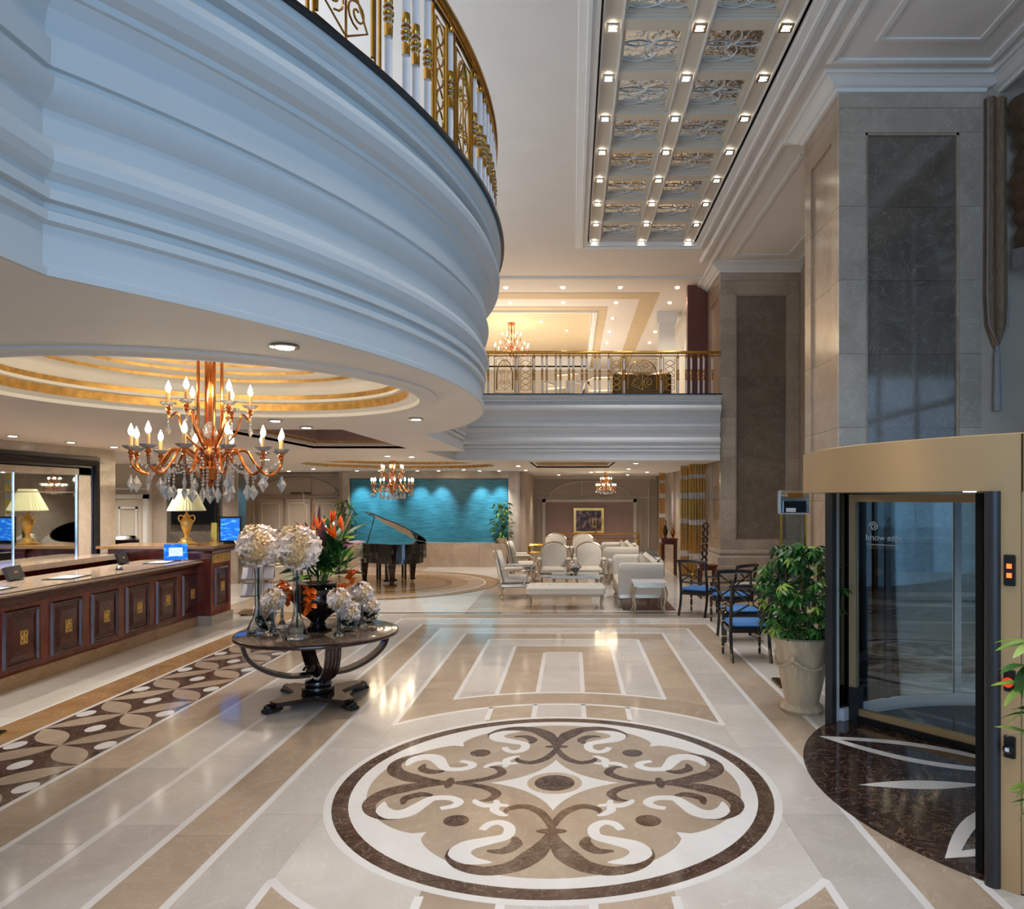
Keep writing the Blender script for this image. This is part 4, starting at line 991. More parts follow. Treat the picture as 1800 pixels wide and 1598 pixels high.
# brochure rack
rk = thing('brochure_rack', 'standing brochure rack with tiers of leaflets beside the desk pier', 'rack', (-5.75, 13.35, 0), R(12))
MB().box(-.3, .3, -.2, .2, .03, .07).build('base', 'marble_brown', rk); MB().box(.08, .16, .02, .1, .07, 1.2).build('post', 'dark_bronze', rk)
for sx in (-1, 1):
    for sy in (-1, 1): MB().lathe([(.025, 0), (.03, .015), (.02, .03)], 8, (sx * .25, sy * .15, 0)).build('castor', 'black_matte', rk)
for k, z in enumerate((.36, .66, .96)):
    MB().box(-.28, .28, -.16, -.1, z - .03, z).build('shelf', 'marble_tan', rk); MB().box(-.28, .28, .0, .02, z, z + .22).build('shelf_back', 'beige_paint', rk)
    for j in range(3):
        MB().box(-.085, .085, -.006, .006, 0, .25).build('leaflet_stack', ('paper', 'paper_blue')[(k == 2) and 1 or 0], rk, loc=(-.185 + j * .185, -.13, z), rot=(R(-35), 0, 0))
# gold trimmed base at left edge
t = thing('stand_base', 'dark stand base with gold trim at the left edge of the floor', 'stand', (-5.22, 6.5, 0))
MB().box(-.5, .08, -.12, .12, .005, .03).build('base', 'black_wood', t); MB().box(-.5, .09, -.13, .13, 0, .014).build('trim', 'gilt', t)
# ================================================================== ROUND TABLE WITH FLOWERS
TB = Vector((-2.68, 7.68, 0))
t = thing('round_table', 'round dark wooden pedestal table with marble inlaid top', 'table', TB, R(30))
MB().lathe([(.0005, .69), (.76, .69), (.80, .695), (.825, .70), (.83, .715), (.825, .73), (.80, .735)], 64).build('table_rim', 'walnut', t, True)
MB().lathe([(.0005, .737), (.775, .737), (.79, .734), (.79, .72)], 64).build('table_top', 'marble_top', t, True)
for k in range(4):
    a = k * pi / 2
    pts = crom([(.74, 0, .69), (.68, 0, .52), (.52, 0, .385), (.3, 0, .30), (.08, 0, .285)], 6)
    mb = MB(); v = []; f = []
    for i, p in enumerate(pts):
        tg = (pts[min(i + 1, len(pts) - 1)] - pts[max(i - 1, 0)]).normalized(); nv = Vector((-tg.z, 0, tg.x))
        wd = .075
        for q, dn in ((-wd, .014), (wd, .014), (wd, -.014), (-wd, -.014)): v.append((p.x + nv.x * dn, q, p.z + nv.z * dn))
    for i in range(len(pts) - 1):
        for q in range(4): f.append((i * 4 + q, i * 4 + (q + 1) % 4, i * 4 + 4 + (q + 1) % 4, i * 4 + 4 + q))
    f += [(0, 1, 2, 3), tuple((len(pts) - 1) * 4 + q for q in (3, 2, 1, 0))]
    mb.add(v, f)
    for q in (-.05, -.017, .017, .05): mb.tube([(p.x + .012, q, p.z - .014) for p in pts], .010, 5)
    mb.build('curved_arm', 'walnut', t, rot=(0, 0, a))
    sp = MB(); sp.tube([(.10 + .05 * (1 - i / 20) * cos(i / 20 * 9), 0, .33 + .05 * (1 - i / 20) * sin(i / 20 * 9)) for i in range(21)], .014, 6)
    sp.build('scroll', 'walnut', t, rot=(0, 0, a))
MB().lathe([(.16, .10), (.17, .12), (.165, .16), (.13, .165), (.14, .19), (.13, .22), (.07, .235), (.05, .26), (.09, .285), (.10, .30), (.05, .32), (.03, .36), (.001, .37)], 28).build('turned_stem', 'black_lacquer', t, True)
mb = MB(); base = []
for k in range(4):
    a = k * pi / 2 + R(24)
    for r, da in ((.52, -.12), (.52, .12)): base.append((r * cos(a + da), r * sin(a + da)))
    for q in (.3, .5, .7): base.append(((.24 + abs(q - .5) * .25) * cos(a + q * pi / 2), (.24 + abs(q - .5) * .25) * sin(a + q * pi / 2)))
MB().prism(base, .055, .10).build('base_plate', 'walnut', t)
for k in range(4):
    a = k * pi / 2 + R(24)
    mb = MB(); mb.bbox(-.10, .06, -.055, .055, 0, .075, .022); mb.sphere((.04, 0, .045), .05, 8, 6)
    for q in (-.035, 0, .035): mb.sphere((.075, q, .022), .022, 6, 5)
    mb.build('paw_foot', 'black_wood', t, True, loc=(.53 * cos(a), .53 * sin(a), 0), rot=(0, 0, a))
ZT = .738
def leafblade(L, W, curl=.2, n=6):
    mb = MB(); v = []; f = []
    for i in range(n + 1):
        s_ = i / n; w_ = W / 2 * sin(pi * min(1, s_ * .92 + .06)) ** .8; z = curl * L * s_ * s_
        v += [(L * s_, -w_, -z + .12 * w_), (L * s_, 0, -z), (L * s_, w_, -z + .12 * w_)]
    for i in range(n):
        for q in (0, 1): f.append((i * 3 + q, i * 3 + q + 1, i * 3 + q + 4, i * 3 + q + 3))
    return mb.add(v, f)
def place(mesh, name, par, loc, az, el, roll=0, sc=1):
    m = Matrix.Translation(Vector(loc)) @ Matrix.Rotation(az, 4, 'Z') @ Matrix.Rotation(-el, 4, 'Y') @ Matrix.Rotation(roll, 4, 'X') @ Matrix.Scale(sc, 4)
    o = link(name, mesh, par); o.matrix_local = m; return o
urn = thing('flower_urn', 'black glass urn holding tall orange and purple tropical flowers on the round table', 'flower arrangement', TB + Vector((-.02, .05, ZT)))
MB().lathe([(.14, 0), (.145, .02), (.09, .05), (.07, .09), (.11, .13), (.22, .22), (.27, .33), (.26, .42), (.20, .48), (.21, .50), (.18, .50), (.10, .46)], 36).build('urn', 'black_lacquer', urn, True)
LG = leafblade(.30, .09, .35).mesh('leaf', 'leaf_dark', True); LL = leafblade(.16, .06, .3).mesh('leaf', 'leaf_lime', True)
LGG = leafblade(.26, .03, .2).mesh('leaf', 'leaf_green', True); LP = leafblade(.34, .085, .15).mesh('leaf', 'purple_leaf', True)
OP = leafblade(.15, .035, -.1).mesh('petal', 'orange_petal', True); PP = leafblade(.55, .07, .05).mesh('plume', 'pampas', True); PP2 = leafblade(.42, .05, .05).mesh('plume', 'purple_leaf', True)
random.seed(11)
for k in range(70):
    a = random.uniform(0, 2 * pi); place(random.choice((LG, LG, LGG)), 'leaf', urn, (.13 * cos(a) + .04, .13 * sin(a), random.uniform(.52, .86)), a, random.uniform(-.05, 1.25), random.uniform(-.6, .6), random.uniform(.75, 1.25))
for k in range(50):
    a = random.uniform(0, 2 * pi); place(LGG, 'leaf', urn, (.24 + .08 * cos(a), -.05 + .08 * sin(a), random.uniform(.6, .8)), a, random.uniform(.1, 1.2), 0, .8)
for k in range(34):
    a = random.uniform(0, 2 * pi); place(random.choice((LG, LGG, LL)), 'leaf', urn, (.20 + .07 * cos(a), .07 * sin(a), random.uniform(.62, 1.0)), a, random.uniform(.2, 1.3), random.uniform(-.6, .6), random.uniform(.8, 1.2))
for k in range(14):
    a = random.uniform(-2.4, -.4); place(LL, 'leaf', urn, (.16 * cos(a) + .08, .16 * sin(a), random.uniform(.56, .7)), a, random.uniform(-.2, .9), random.uniform(-.5, .5))
for k in range(12):
    a = random.uniform(0, 2 * pi); place(LP, 'leaf', urn, (.07 * cos(a) + .05, .07 * sin(a), random.uniform(.68, .9)), a, random.uniform(.35, 1.35), random.uniform(-1, 1))
place(LP, 'leaf', urn, (.12, -.05, .85), -.1, .35, .5, 1.2)
for (x, z, tl, pm, sc) in ((-.09, .92, .17, PP, 1.0), (-.05, .9, .02, PP, .9), (-.14, .86, .35, PP, .75), (-.01, .9, -.05, PP2, 1.0), (.22, .90, -.35, PP, .75), (.04, .86, .1, PP2, .8)):
    place(pm, 'plume', urn, (x, 0, z), 0, pi / 2 + tl, random.uniform(-1, 1), sc)
def bird(x, y, z, tilt):
    for k in range(6): place(OP, 'petal', urn, (x, y, z), random.uniform(-.6, .6) + (0 if tilt < .9 else pi), tilt + random.uniform(-.5, .5), random.uniform(-1, 1), random.uniform(.8, 1.2))
    MB().tube([(x * .3, y * .3, .5), (x * .8, y, z - .1), (x, y, z)], .009, 5).build('stem', 'leaf_green', urn, True)
for b in ((-.23, -.02, .98, 2.3), (.0, -.05, .98, 1.5), (.02, -.06, 1.06, 1.6), (.17, -.05, .90, 1.2), (.20, -.04, .97, 1.1), (.27, -.03, 1.05, 1.2), (.14, 0, 1.12, 1.5), (.13, -.03, .86, .7)): bird(*b)
LC = leafblade(.075, .06, .2, 4).mesh('petal', 'orange_petal', True)
def orchid(x, y, z, n):
    for k in range(n):
        zz = z - k * .03
        for q in range(4): place(LC, 'petal', urn, (x + random.uniform(-.03, .03), y + random.uniform(-.02, .01), zz), random.uniform(-2.8, -.3), random.uniform(-.7, .9), random.uniform(-1, 1))
orchid(.03, -.31, .47, 8); orchid(-.30, -.10, .50, 7); orchid(.32, -.14, .50, 7); orchid(.36, .02, .62, 4)
def petalball(r, seed, n=260, fl=.04):
    random.seed(seed); mb = MB(); mb2 = MB(); PD = [Vector(q).normalized() for q in ((.5, -.8, .35), (-.6, -.5, -.6), (.2, -.9, -.5), (-.3, -.4, .9))]
    for k in range(n):
        ph = math.acos(1 - 2 * (k + .5) / n); th = pi * (1 + 5 ** .5) * k
        d = Vector((sin(ph) * cos(th), sin(ph) * sin(th), cos(ph))); c = d * r * random.uniform(.84, 1.02) * (1 + .07 * sin(5 * d.x + 3 * d.z + seed) * cos(4 * d.y - 2 * d.z))
        tan = any(d.dot(q) > .90 for q in PD); u = d.orthogonal().normalized(); w_ = d.cross(u); a0 = random.uniform(0, pi); d = (d + Vector((random.uniform(-.6, .6), random.uniform(-.6, .6), random.uniform(-.6, .6)))).normalized(); u = d.orthogonal().normalized(); w_ = d.cross(u)
        for q in range(4):
            a = a0 + q * pi / 2; e = u * cos(a) + w_ * sin(a); g = u * cos(a + .8) + w_ * sin(a + .8); h = u * cos(a - .8) + w_ * sin(a - .8)
            (mb2 if tan else mb).add([c, c + g * fl * .7 + d * fl * .15, c + e * fl + d * fl * .4, c + h * fl * .7 + d * fl * .15], [(0, 1, 2, 3)])
    return mb.mesh('petals', 'petal_white'), mb2.mesh('petals', 'petal_tan')
BIG = petalball(.195, 3, 420, .055); CORE = MB().sphere((0, 0, 0), .178, 16, 10).mesh('flower_core', 'petal_tan', True)
SML = petalball(.10, 4, 170, .04); CORES = MB().sphere((0, 0, 0), .088, 12, 8).mesh('flower_core', 'petal_tan', True)
TALLV = MB().lathe([(.115, 0), (.118, .02), (.10, .07), (.055, .16), (.034, .26), (.032, .45), (.036, .62), (.05, .76), (.047, .76), (.033, .62), (.029, .45), (.031, .26), (.05, .165), (.095, .07), (.11, .022), (.001, .015)], 24).mesh('vase', 'vase_glass', True)
SMLV = MB().lathe([(.06, 0), (.062, .01), (.035, .04), (.018, .08), (.016, .22), (.03, .32), (.027, .32), (.013, .22), (.014, .08), (.001, .04)], 16).mesh('vase', 'vase_glass', True)
BOWL = MB().lathe([(.05, 0), (.09, .02), (.11, .07), (.10, .12), (.085, .14), (.082, .14), (.096, .12), (.105, .07), (.086, .025), (.001, .008)], 20).mesh('vase', 'vase_glass', True)
def flowervase(label, px, py, kind, name='flower_vase'):
    # floor-plane style projection on the table top
    Y = 1281 * (2.15 - ZT) / (py - 873); X = (px - 1006.5) / 1281 * Y
    f_ = thing(name, label, 'flower vase', (X, Y, ZT), group=None)
    if kind == 'tall': link('vase', TALLV, f_); h, b, c = .90, BIG, CORE
    elif kind == 'small': link('vase', SMLV, f_); h, b, c = .37, SML, CORES
    else: link('vase', BOWL, f_); h, b, c = .17, SML, CORES
    fl = link('flower_head', c, f_, (0, 0, h)); 
    for q in b: p = link('petals', q, fl); p['kind'] = 'stuff'
    if kind != 'bowl': MB().tube([(0, 0, .1), (0, 0, h)], .005 if kind == 'small' else .01, 5).build('stem', 'leaf_green', f_)
    return f_
flowervase('tall glass vase with big white hydrangea ball, leftmost on the round table', 454, 1112, 'tall')
flowervase('tall glass vase with big white hydrangea ball in front of the black urn', 522, 1122, 'tall')
flowervase('short slim glass vase with white hydrangea between the two tall vases', 480, 1117, 'small')
flowervase('short slim glass vase with white hydrangea behind the tall vases', 496, 1103, 'small')
flowervase('short slim glass vase with white hydrangea right in front of the urn', 596, 1117, 'small')
flowervase('short slim glass vase with white hydrangea at the right table edge', 636, 1101, 'small')
flowervase('low glass bowl of white flowers behind the leftmost tall vase', 466, 1101, 'bowl')
flowervase('low glass bowl of white flowers at the middle right of the table', 612, 1108, 'bowl')
flowervase('low glass bowl of white flowers at the far right of the table', 648, 1093, 'bowl')
# ================================================================== POTTED PLANTS
def whorl(n, L, W):
    mb = MB(); b = leafblade(L, W, .35, 4)
    for k in range(n): mb.merge(b, Matrix.Rotation(2 * pi * k / n, 4, 'Z') @ Matrix.Translation((.01, 0, 0)) @ Matrix.Rotation(.35, 4, 'Y'))
    return mb
WH = [whorl(7, .095, .032).mesh('leaf', 'leaf_green', True), whorl(6, .10, .034).mesh('leaf', 'leaf_dark', True), whorl(7, .09, .03).mesh('leaf', 'leaf_yellow', True)]
pt = thing('potted_plant', 'large cream urn planter with bushy umbrella plant beside the revolving door', 'potted plant', (2.31, 7.34, 0))
MB().lathe([(.20, 0), (.215, .03), (.20, .06), (.165, .08), (.17, .12), (.21, .30), (.245, .50), (.262, .66), (.29, .70), (.295, .74), (.27, .755), (.245, .75), (.24, .70), (.001, .68)], 40).build('pot', 'terracotta_cream', pt, True)
mb = MB()
for k in range(4):
    a0 = k * pi / 2 - 2.2
    mb.tube([(.262 * cos(a0 + q * pi / 20), .262 * sin(a0 + q * pi / 20), .55 - .09 * sin(pi * q / 10)) for q in range(11)], .014, 6)
    mb.sphere((.255 * cos(a0), .255 * sin(a0), .56), .035, 8, 6); mb.sphere((.25 * cos(a0), .25 * sin(a0), .49), .02, 6, 5)
mb.build('garland_relief', 'terracotta_cream', pt, True)
MB().lathe([(.001, .70), (.24, .70)], 20).build('soil', 'soil', pt)
random.seed(21)
for k in range(6):
    a = k * 1.05; MB().tube([(.08 * cos(a), .08 * sin(a), .68), (.14 * cos(a), .14 * sin(a), 1.1), (.2 * cos(a + .3), .2 * sin(a + .3), 1.45)], .010, 5).build('stem', 'stem_brown', pt, True)
for k in range(295):
    ph = random.uniform(0, 2 * pi); z = random.uniform(.78, 1.66); u = (z - .78) / .88
    r = (.26 + .2 * sin(pi * min(1, u * .85 + .12))) * (random.random() ** .4)
    m = WH[0] if random.random() < .55 else (WH[1] if random.random() < .75 else WH[2])
    place(m, 'leaf', pt, (r * cos(ph), r * sin(ph), z), ph, random.uniform(-.9, .4) + .3 * u, random.uniform(-.5, .5), random.uniform(.75, 1.2))
# foreground plant at the right edge
fp = thing('potted_plant', 'green plant at the right edge in front of the gold door post', 'potted plant', (2.13, 3.12, 0))
MB().lathe([(.10, 0), (.13, .26), (.14, .36), (.125, .36), (.001, .33)], 28).build('pot', 'terracotta_cream', fp, True)
bigl = [leafblade(.15, .045, .4).mesh('leaf', 'leaf_green', True), leafblade(.14, .04, .3).mesh('leaf', 'leaf_yellow', True), leafblade(.16, .045, .4).mesh('leaf', 'leaf_lime', True)]
for k in range(6):
    a = 2.2 + k * .5; MB().tube([(0, 0, .33), (.04 * cos(a), .04 * sin(a), .9), (.08 * cos(a), .08 * sin(a), 1.35)], .008, 5).build('stem', 'stem_brown', fp, True)
for (dx, z) in ((-.14, 1.52), (-.17, 1.42), (-.18, 1.34), (-.13, 1.22), (-.14, 1.12), (-.12, .92), (-.10, .84), (.05, 1.5), (.1, 1.3), (.1, 1.0)):
    for q in range(5): place(random.choice(bigl), 'leaf', fp, (dx + .0, random.uniform(-.05, .05), z), pi + random.uniform(-1.3, 1.3), random.uniform(-.6, .5), random.uniform(-.6, .6), random.uniform(.8, 1.1))
# plants beside the water wall
sl = leafblade(.17, .06, .4, 4); SL = [sl.mesh('leaf', 'leaf_green', True), leafblade(.15, .05, .4, 4).mesh('leaf', 'leaf_lime', True), leafblade(.17, .06, .4, 4).mesh('leaf', 'leaf_dark', True)]
for (x, hh, l) in ((-2.2, 1.25, 'tall leafy plant at the right end of the teal water wall'), (-7.05, 1.35, 'tall leafy plant at the left end of the teal water wall behind the flowers')):
    p = thing('leafy_plant', l, 'plant', (x, 22.45, .72))
    MB().lathe([(.14, 0), (.18, .16), (.16, .16), (.001, .14)], 20).build('pot', 'terracotta_cream', p, True)
    MB().tube([(0, 0, .1), (.02, 0, .7), (-.02, 0, hh - .1)], .015, 5).build('stem', 'stem_brown', p, True)
    for k in range(190):
        a = random.uniform(0, 2 * pi); z = random.uniform(.1, hh); r = .34 * (1 - .35 * abs(z / hh - .5) * 2) * random.random() ** .5
        place(random.choice(SL), 'leaf', p, (r * cos(a), r * sin(a) * .8, z), a, random.uniform(-.9, .5), random.uniform(-.6, .6), random.uniform(.8, 1.3))
# ================================================================== REVOLVING DOOR
DC = Vector((3.97, 5.42, 0)); RD = 2.15
rd = thing('revolving_door', 'large champagne metal revolving door with glass wings and dark marble floor disc', 'revolving door', DC)
def dpt(a, r=RD): return (r * cos(R(a)), r * sin(R(a)))
mb = MB(); n = 96; v = []; f = []
for i in range(n):
    a = 2 * pi * i / n
    for r, z in ((RD, 2.18), (RD, 2.49), (RD - .04, 2.50), (RD - .16, 2.50), (RD - .16, 2.18)): v.append((r * cos(a), r * sin(a), z))
for i in range(n):
    j = (i + 1) % n
    for k in range(5): f.append((i * 5 + k, j * 5 + k, j * 5 + (k + 1) % 5, i * 5 + (k + 1) % 5))
mb.add(v, f).build('drum_header', 'champagne_metal', rd, True)
MB().lathe([(.001, 2.44), (RD - .1, 2.44), (RD - .1, 2.48), (.001, 2.48)], 48).build('drum_roof', 'anthracite', rd)
MB().lathe([(.001, 2.20), (RD - .17, 2.20), (RD - .17, 2.22), (.001, 2.22)], 48).build('drum_soffit', 'black_matte', rd)
for a in (224.0,): MB().box(-.004, .004, -.003, .003, 2.18, 2.49).build('header_seam', 'dark_bronze', rd, loc=dpt(a, RD + .001) + (0,))
# jamb posts at the lobby opening
def post(a, r, wt, wr, mat, name, z1=2.18): return MB().box(-wr / 2, wr / 2, -wt / 2, wt / 2, 0, z1).build(name, mat, rd, loc=dpt(a, r) + (0,), rot=(0, 0, R(a)))
post(222.5, RD - .02, .10, .06, 'champagne_metal', 'door_post')
MB().lathe([(.044, 0), (.044, 2.18)], 20).build('round_post', 'anthracite', rd, True, loc=dpt(220.2, RD - .0) + (0,))
post(135.6, RD - .02, .09, .07, 'anthracite', 'door_post'); post(133.0, RD - .03, .05, .03, 'frosted_white', 'door_post')
# curved glass side walls with sills
def curved(a0, a1, r, z0, z1, th, mat, name, seg=18):
    mb = MB(); v = []; f = []
    for i in range(seg + 1):
        a = R(a0 + (a1 - a0) * i / seg)
        for rr, z in ((r, z0), (r, z1), (r - th, z1), (r - th, z0)): v.append((rr * cos(a), rr * sin(a), z))
    for i in range(seg):
        for k in range(4): f.append((i * 4 + k, i * 4 + 4 + k, i * 4 + 4 + (k + 1) % 4, i * 4 + (k + 1) % 4))
    f += [(0, 1, 2, 3), tuple(seg * 4 + k for k in (3, 2, 1, 0))]
    return mb.add(v, f).build(name, mat, rd, True)
for (a0, a1) in ((44, 90), (90, 132), (224, 270), (270, 316)):
    curved(a0, a1, RD - .04, .12, 2.18, .012, 'pane', 'curved_pane'); curved(a0, a1, RD - .02, 0, .12, .07, 'frosted_white', 'curved_sill')
for a in (60, 90, 112, 250, 270, 290): post(a, RD - .04, .07, .05, 'frosted_white' if a < 100 else 'anthracite', 'glazing_bar')
post(224.3, RD - .03, .03, .05, 'champagne_metal', 'glazing_bar')
# wings
def wing(a, label, br=.075):
    mb = MB(); w = .07; r1 = RD - .055 - br
    for b in ((.06, r1, 2.10, 2.17), (.06, r1, .05, .12), (.06, .06 + w, .12, 2.10), (r1 - w, r1, .12, 2.10)): mb.box(b[0], b[1], -.025, .025, b[2], b[3])
    wo = mb.build('wing', 'champagne_metal', rd, rot=(0, 0, R(a))); wo['label'] = label
    MB().box(.06 + w, r1 - w, -.006, .006, .12, 2.10).build('wing_pane', 'pane', wo)
    MB().box(.35, r1 - .05, -.055, .055, .01, .06).build('bottom_brush', 'black_matte', wo); MB().box(r1 - .75, r1 - .1, -.045, -.026, 2.12, 2.16).build('closer_bar', 'black_matte', wo)
    MB().box(r1, r1 + br, -.02, .02, .03, 2.17).build('edge_brush', 'black_brush', wo)
    MB().box(r1 - .10, r1 - .02, -.06, .06, .0, .32).build('safety_buffer', 'anthracite', wo)
    return wo
w1 = wing(128.2, 'glass wing seen open behind the lobby opening', .02)
wing(217.6, 'glass wing edge with black brush at the gold post'); wing(308.2, 'far outer glass wing'); wing(38.2, 'rear glass wing')
MB().lathe([(.06, 0), (.06, 2.18)], 20).build('centre_column', 'champagne_metal', rd, True)
for (x_, y_) in ((-.5, .95), (.7, .7), (.6, -.8), (-.75, -.2)):  # unseen lamps added under the soffit to lift the dark drum interior
    lm_ = MB().lathe([(.001, 2.188), (.05, 2.19), (.055, 2.20)], 14).build('soffit_lamp', 'downlight_glow', rd, True, loc=(x_, y_, 0))
    spot('door_soffit_light', (DC.x + x_, DC.y + y_, 2.16), 14, (.95, .97, 1), 140)
# etched lettering on the first wing (seen reversed from inside)
def text_mesh(txt, size, name):
    cu = bpy.data.curves.new(name, 'FONT'); cu.body = txt; cu.size = size; cu.extrude = .0008
    o = bpy.data.objects.new(name, cu); COL.objects.link(o); dg = bpy.context.evaluated_depsgraph_get()
    me = bpy.data.meshes.new_from_object(o.evaluated_get(dg)); bpy.data.objects.remove(o); me.materials.clear(); return me
tm = text_mesh('elite world', .08, 'etched_lettering'); tm.materials.append(MATS['etched'])
lt = link('etched_lettering', tm, w1); lt.rotation_euler = (R(90), 0, 0); lt.location = (1.56, .009, 1.74)
mb = MB(); mb.tube([(1.83 + .045 * (1 - i / 30 * .8) * cos(i / 30 * 11), .008, 1.87 + .045 * (1 - i / 30 * .8) * sin(i / 30 * 11)) for i in range(31)], .006, 5)
mb.tube([(1.6, .008, 1.70), (1.9, .008, 1.70)], .004, 4); mb.build('etched_emblem', 'etched', w1)
# floor disc with leaf inlays
MB().lathe([(.001, .0062), (RD, .0062), (RD, -.003)], 96).build('floor_disc', 'marble_emperador', rd)
def leaf_ring(a, r0, r1, wd, solid):
    pts = []; N_ = 16
    for i in range(N_ + 1): t = i / N_; pts.append((r0 + (r1 - r0) * t, wd / 2 * sin(pi * t)))
    for i in range(N_ - 1, 0, -1): t = i / N_; pts.append((r0 + (r1 - r0) * t, -wd / 2 * sin(pi * t)))
    if solid: mb = MB().prism(pts, .004, .0076)
    else:
        cx = (r0 + r1) / 2; inn = [(cx + (x - cx) * .80, y * .62) for x, y in pts]; mb = MB().plate([pts, inn], .004, .0076)
    mb.build('leaf_inlay', 'marble_white', rd, rot=(0, 0, R(a)))
for a in (148, 212, 84, 276, 20, 340): leaf_ring(a, .35, 2.08, .52, False)
for a in (180, 116, 244, 52, 308, 0): leaf_ring(a, .9, 1.84, .16, True); leaf_ring(a, .55, .95, .24, True)
# control boxes on the gold post
def control(z, kind, label):
    c = MB().bbox(-.006, .012, -.028, .028, 0, .12 if kind != 'lamp' else .17, .004).build('control_box', 'black_matte', rd, loc=dpt(222.5, RD + .012) + (z,), rot=(0, 0, R(222.5)))
    c['label'] = label
    if kind == 'lamp':
        for zz in (.045, .095): MB().box(.012, .016, -.012, .012, zz, zz + .025).build('red_light', 'red_lamp', c)
    else:
        MB().lathe([(.016, 0), (.026, .012), (.026, .028), (.001, .034)], 14).build('push_button', 'red_button' if kind == 'red' else 'black_lacquer', c, True, loc=(.012, 0, .055), rot=(0, R(90), 0))
        if kind == 'black': MB().box(.046, .048, -.01, .01, .045, .065).build('pictogram', 'paper', c)
control(1.665, 'lamp', 'black panel with two red lights'); control(1.09, 'red', 'red emergency push button'); control(.73, 'black', 'black wheelchair push button')
# ================================================================== CURTAIN AND SIGN STAND
cu = thing('curtain_jabot', 'brown pointed curtain tail with tassel hanging beside the near pillar', 'curtain', (5.2, 8.92, 0))
mb = MB(); v = []; f = []; rows = [(7.05, .13), (6.2, .13), (5.4, .135), (4.6, .14), (4.25, .12), (4.0, .03)]
for z, w_ in rows:
    for i in range(9):
        u = -1 + 2 * i / 8; v.append((u * w_, .025 * cos(u * 7) + .0, z))
for k in range(len(rows) - 1):
    for i in range(8): f.append((k * 9 + i, k * 9 + i + 1, k * 9 + 10 + i, k * 9 + 9 + i))
mb.add(v, f); m2 = MB().merge(mb); off = MB().merge(mb, Matrix.Translation((0, .04, 0))); m2.merge(off)
m2.build('cloth', 'curtain_cloth', cu, True)
MB().tube([(-.13, -.03, 7.05), (-.135, -.03, 5.4), (-.14, -.03, 4.6), (-.12, -.03, 4.25), (0, -.03, 3.98), (.12, -.03, 4.25), (.14, -.03, 4.6)], .008, 5).build('cord_edging', 'tassel', cu)
MB().lathe([(.02, 4.0), (.03, 3.96), (.018, 3.93), (.035, 3.9), (.045, 3.2), (.001, 3.2)], 12).build('tassel', 'tassel', cu, True)
sw = thing('curtain_swag', 'dark ruffled curtain swag above the window at the right edge', 'curtain', (5.48, 8.7, 0))
mb = MB(); v = []; f = []
for k in range(29):
    z = 7.0 - 1.85 * k / 28
    for i in range(9):
        y = -1.3 + 1.45 * i / 8; v.append((-.10 - .06 * abs(sin(k * .9 + .25 * sin(i))) - .04 * sin(k * .45), y, z - .10 * sin(pi * i / 8)))
for k in range(28):
    for i in range(8): f.append((k * 9 + i, k * 9 + i + 1, k * 9 + 10 + i, k * 9 + 9 + i))
n0 = len(v); mb.add(v, f); o2 = MB().merge(mb, Matrix.Translation((.05, 0, 0))); mb.merge(o2); mb.build('cloth', 'swag_cloth', sw, True)
mb = MB()
for i in range(40): mb.box(-.15, -.12, -1.3 + i * .036, -1.3 + i * .036 + .02, 4.92 - .10 * sin(pi * i / 40), 5.15 - .10 * sin(pi * i / 40))
mb.build('fringe', 'tassel', sw)
sg = thing('sign_stand', 'brass framed glass display stand behind the potted plant', 'stand', (2.52, 8.35, 0))
MB().box(-.19, .19, -.19, .19, 0, .03).build('base_plate', 'dark_bronze', sg); MB().box(-.195, .195, -.195, .195, 0, .012).build('base_trim', 'brass', sg)
for x in (-.13, .15): MB().tube([(x, 0, .03), (x, 0, 2.2)], .016, 8).build('pole', 'brass', sg, True)
MB().box(-.12, .14, -.004, .004, .6, 1.95).build('glass_sheet', 'pane', sg)
h = MB().bbox(-.16, .18, -.05, .05, 1.95, 2.22, .01).build('display_head', 'chrome', sg); MB().box(-.12, .14, -.056, -.05, 1.97, 2.10).build('display_window', 'black_lacquer', h); MB().box(-.09, .02, -.06, -.056, 1.975, 2.02).build('card', 'paper', h); MB().box(-.08, .10, -.056, -.05, 2.14, 2.19).build('name_strip', 'brass', h)
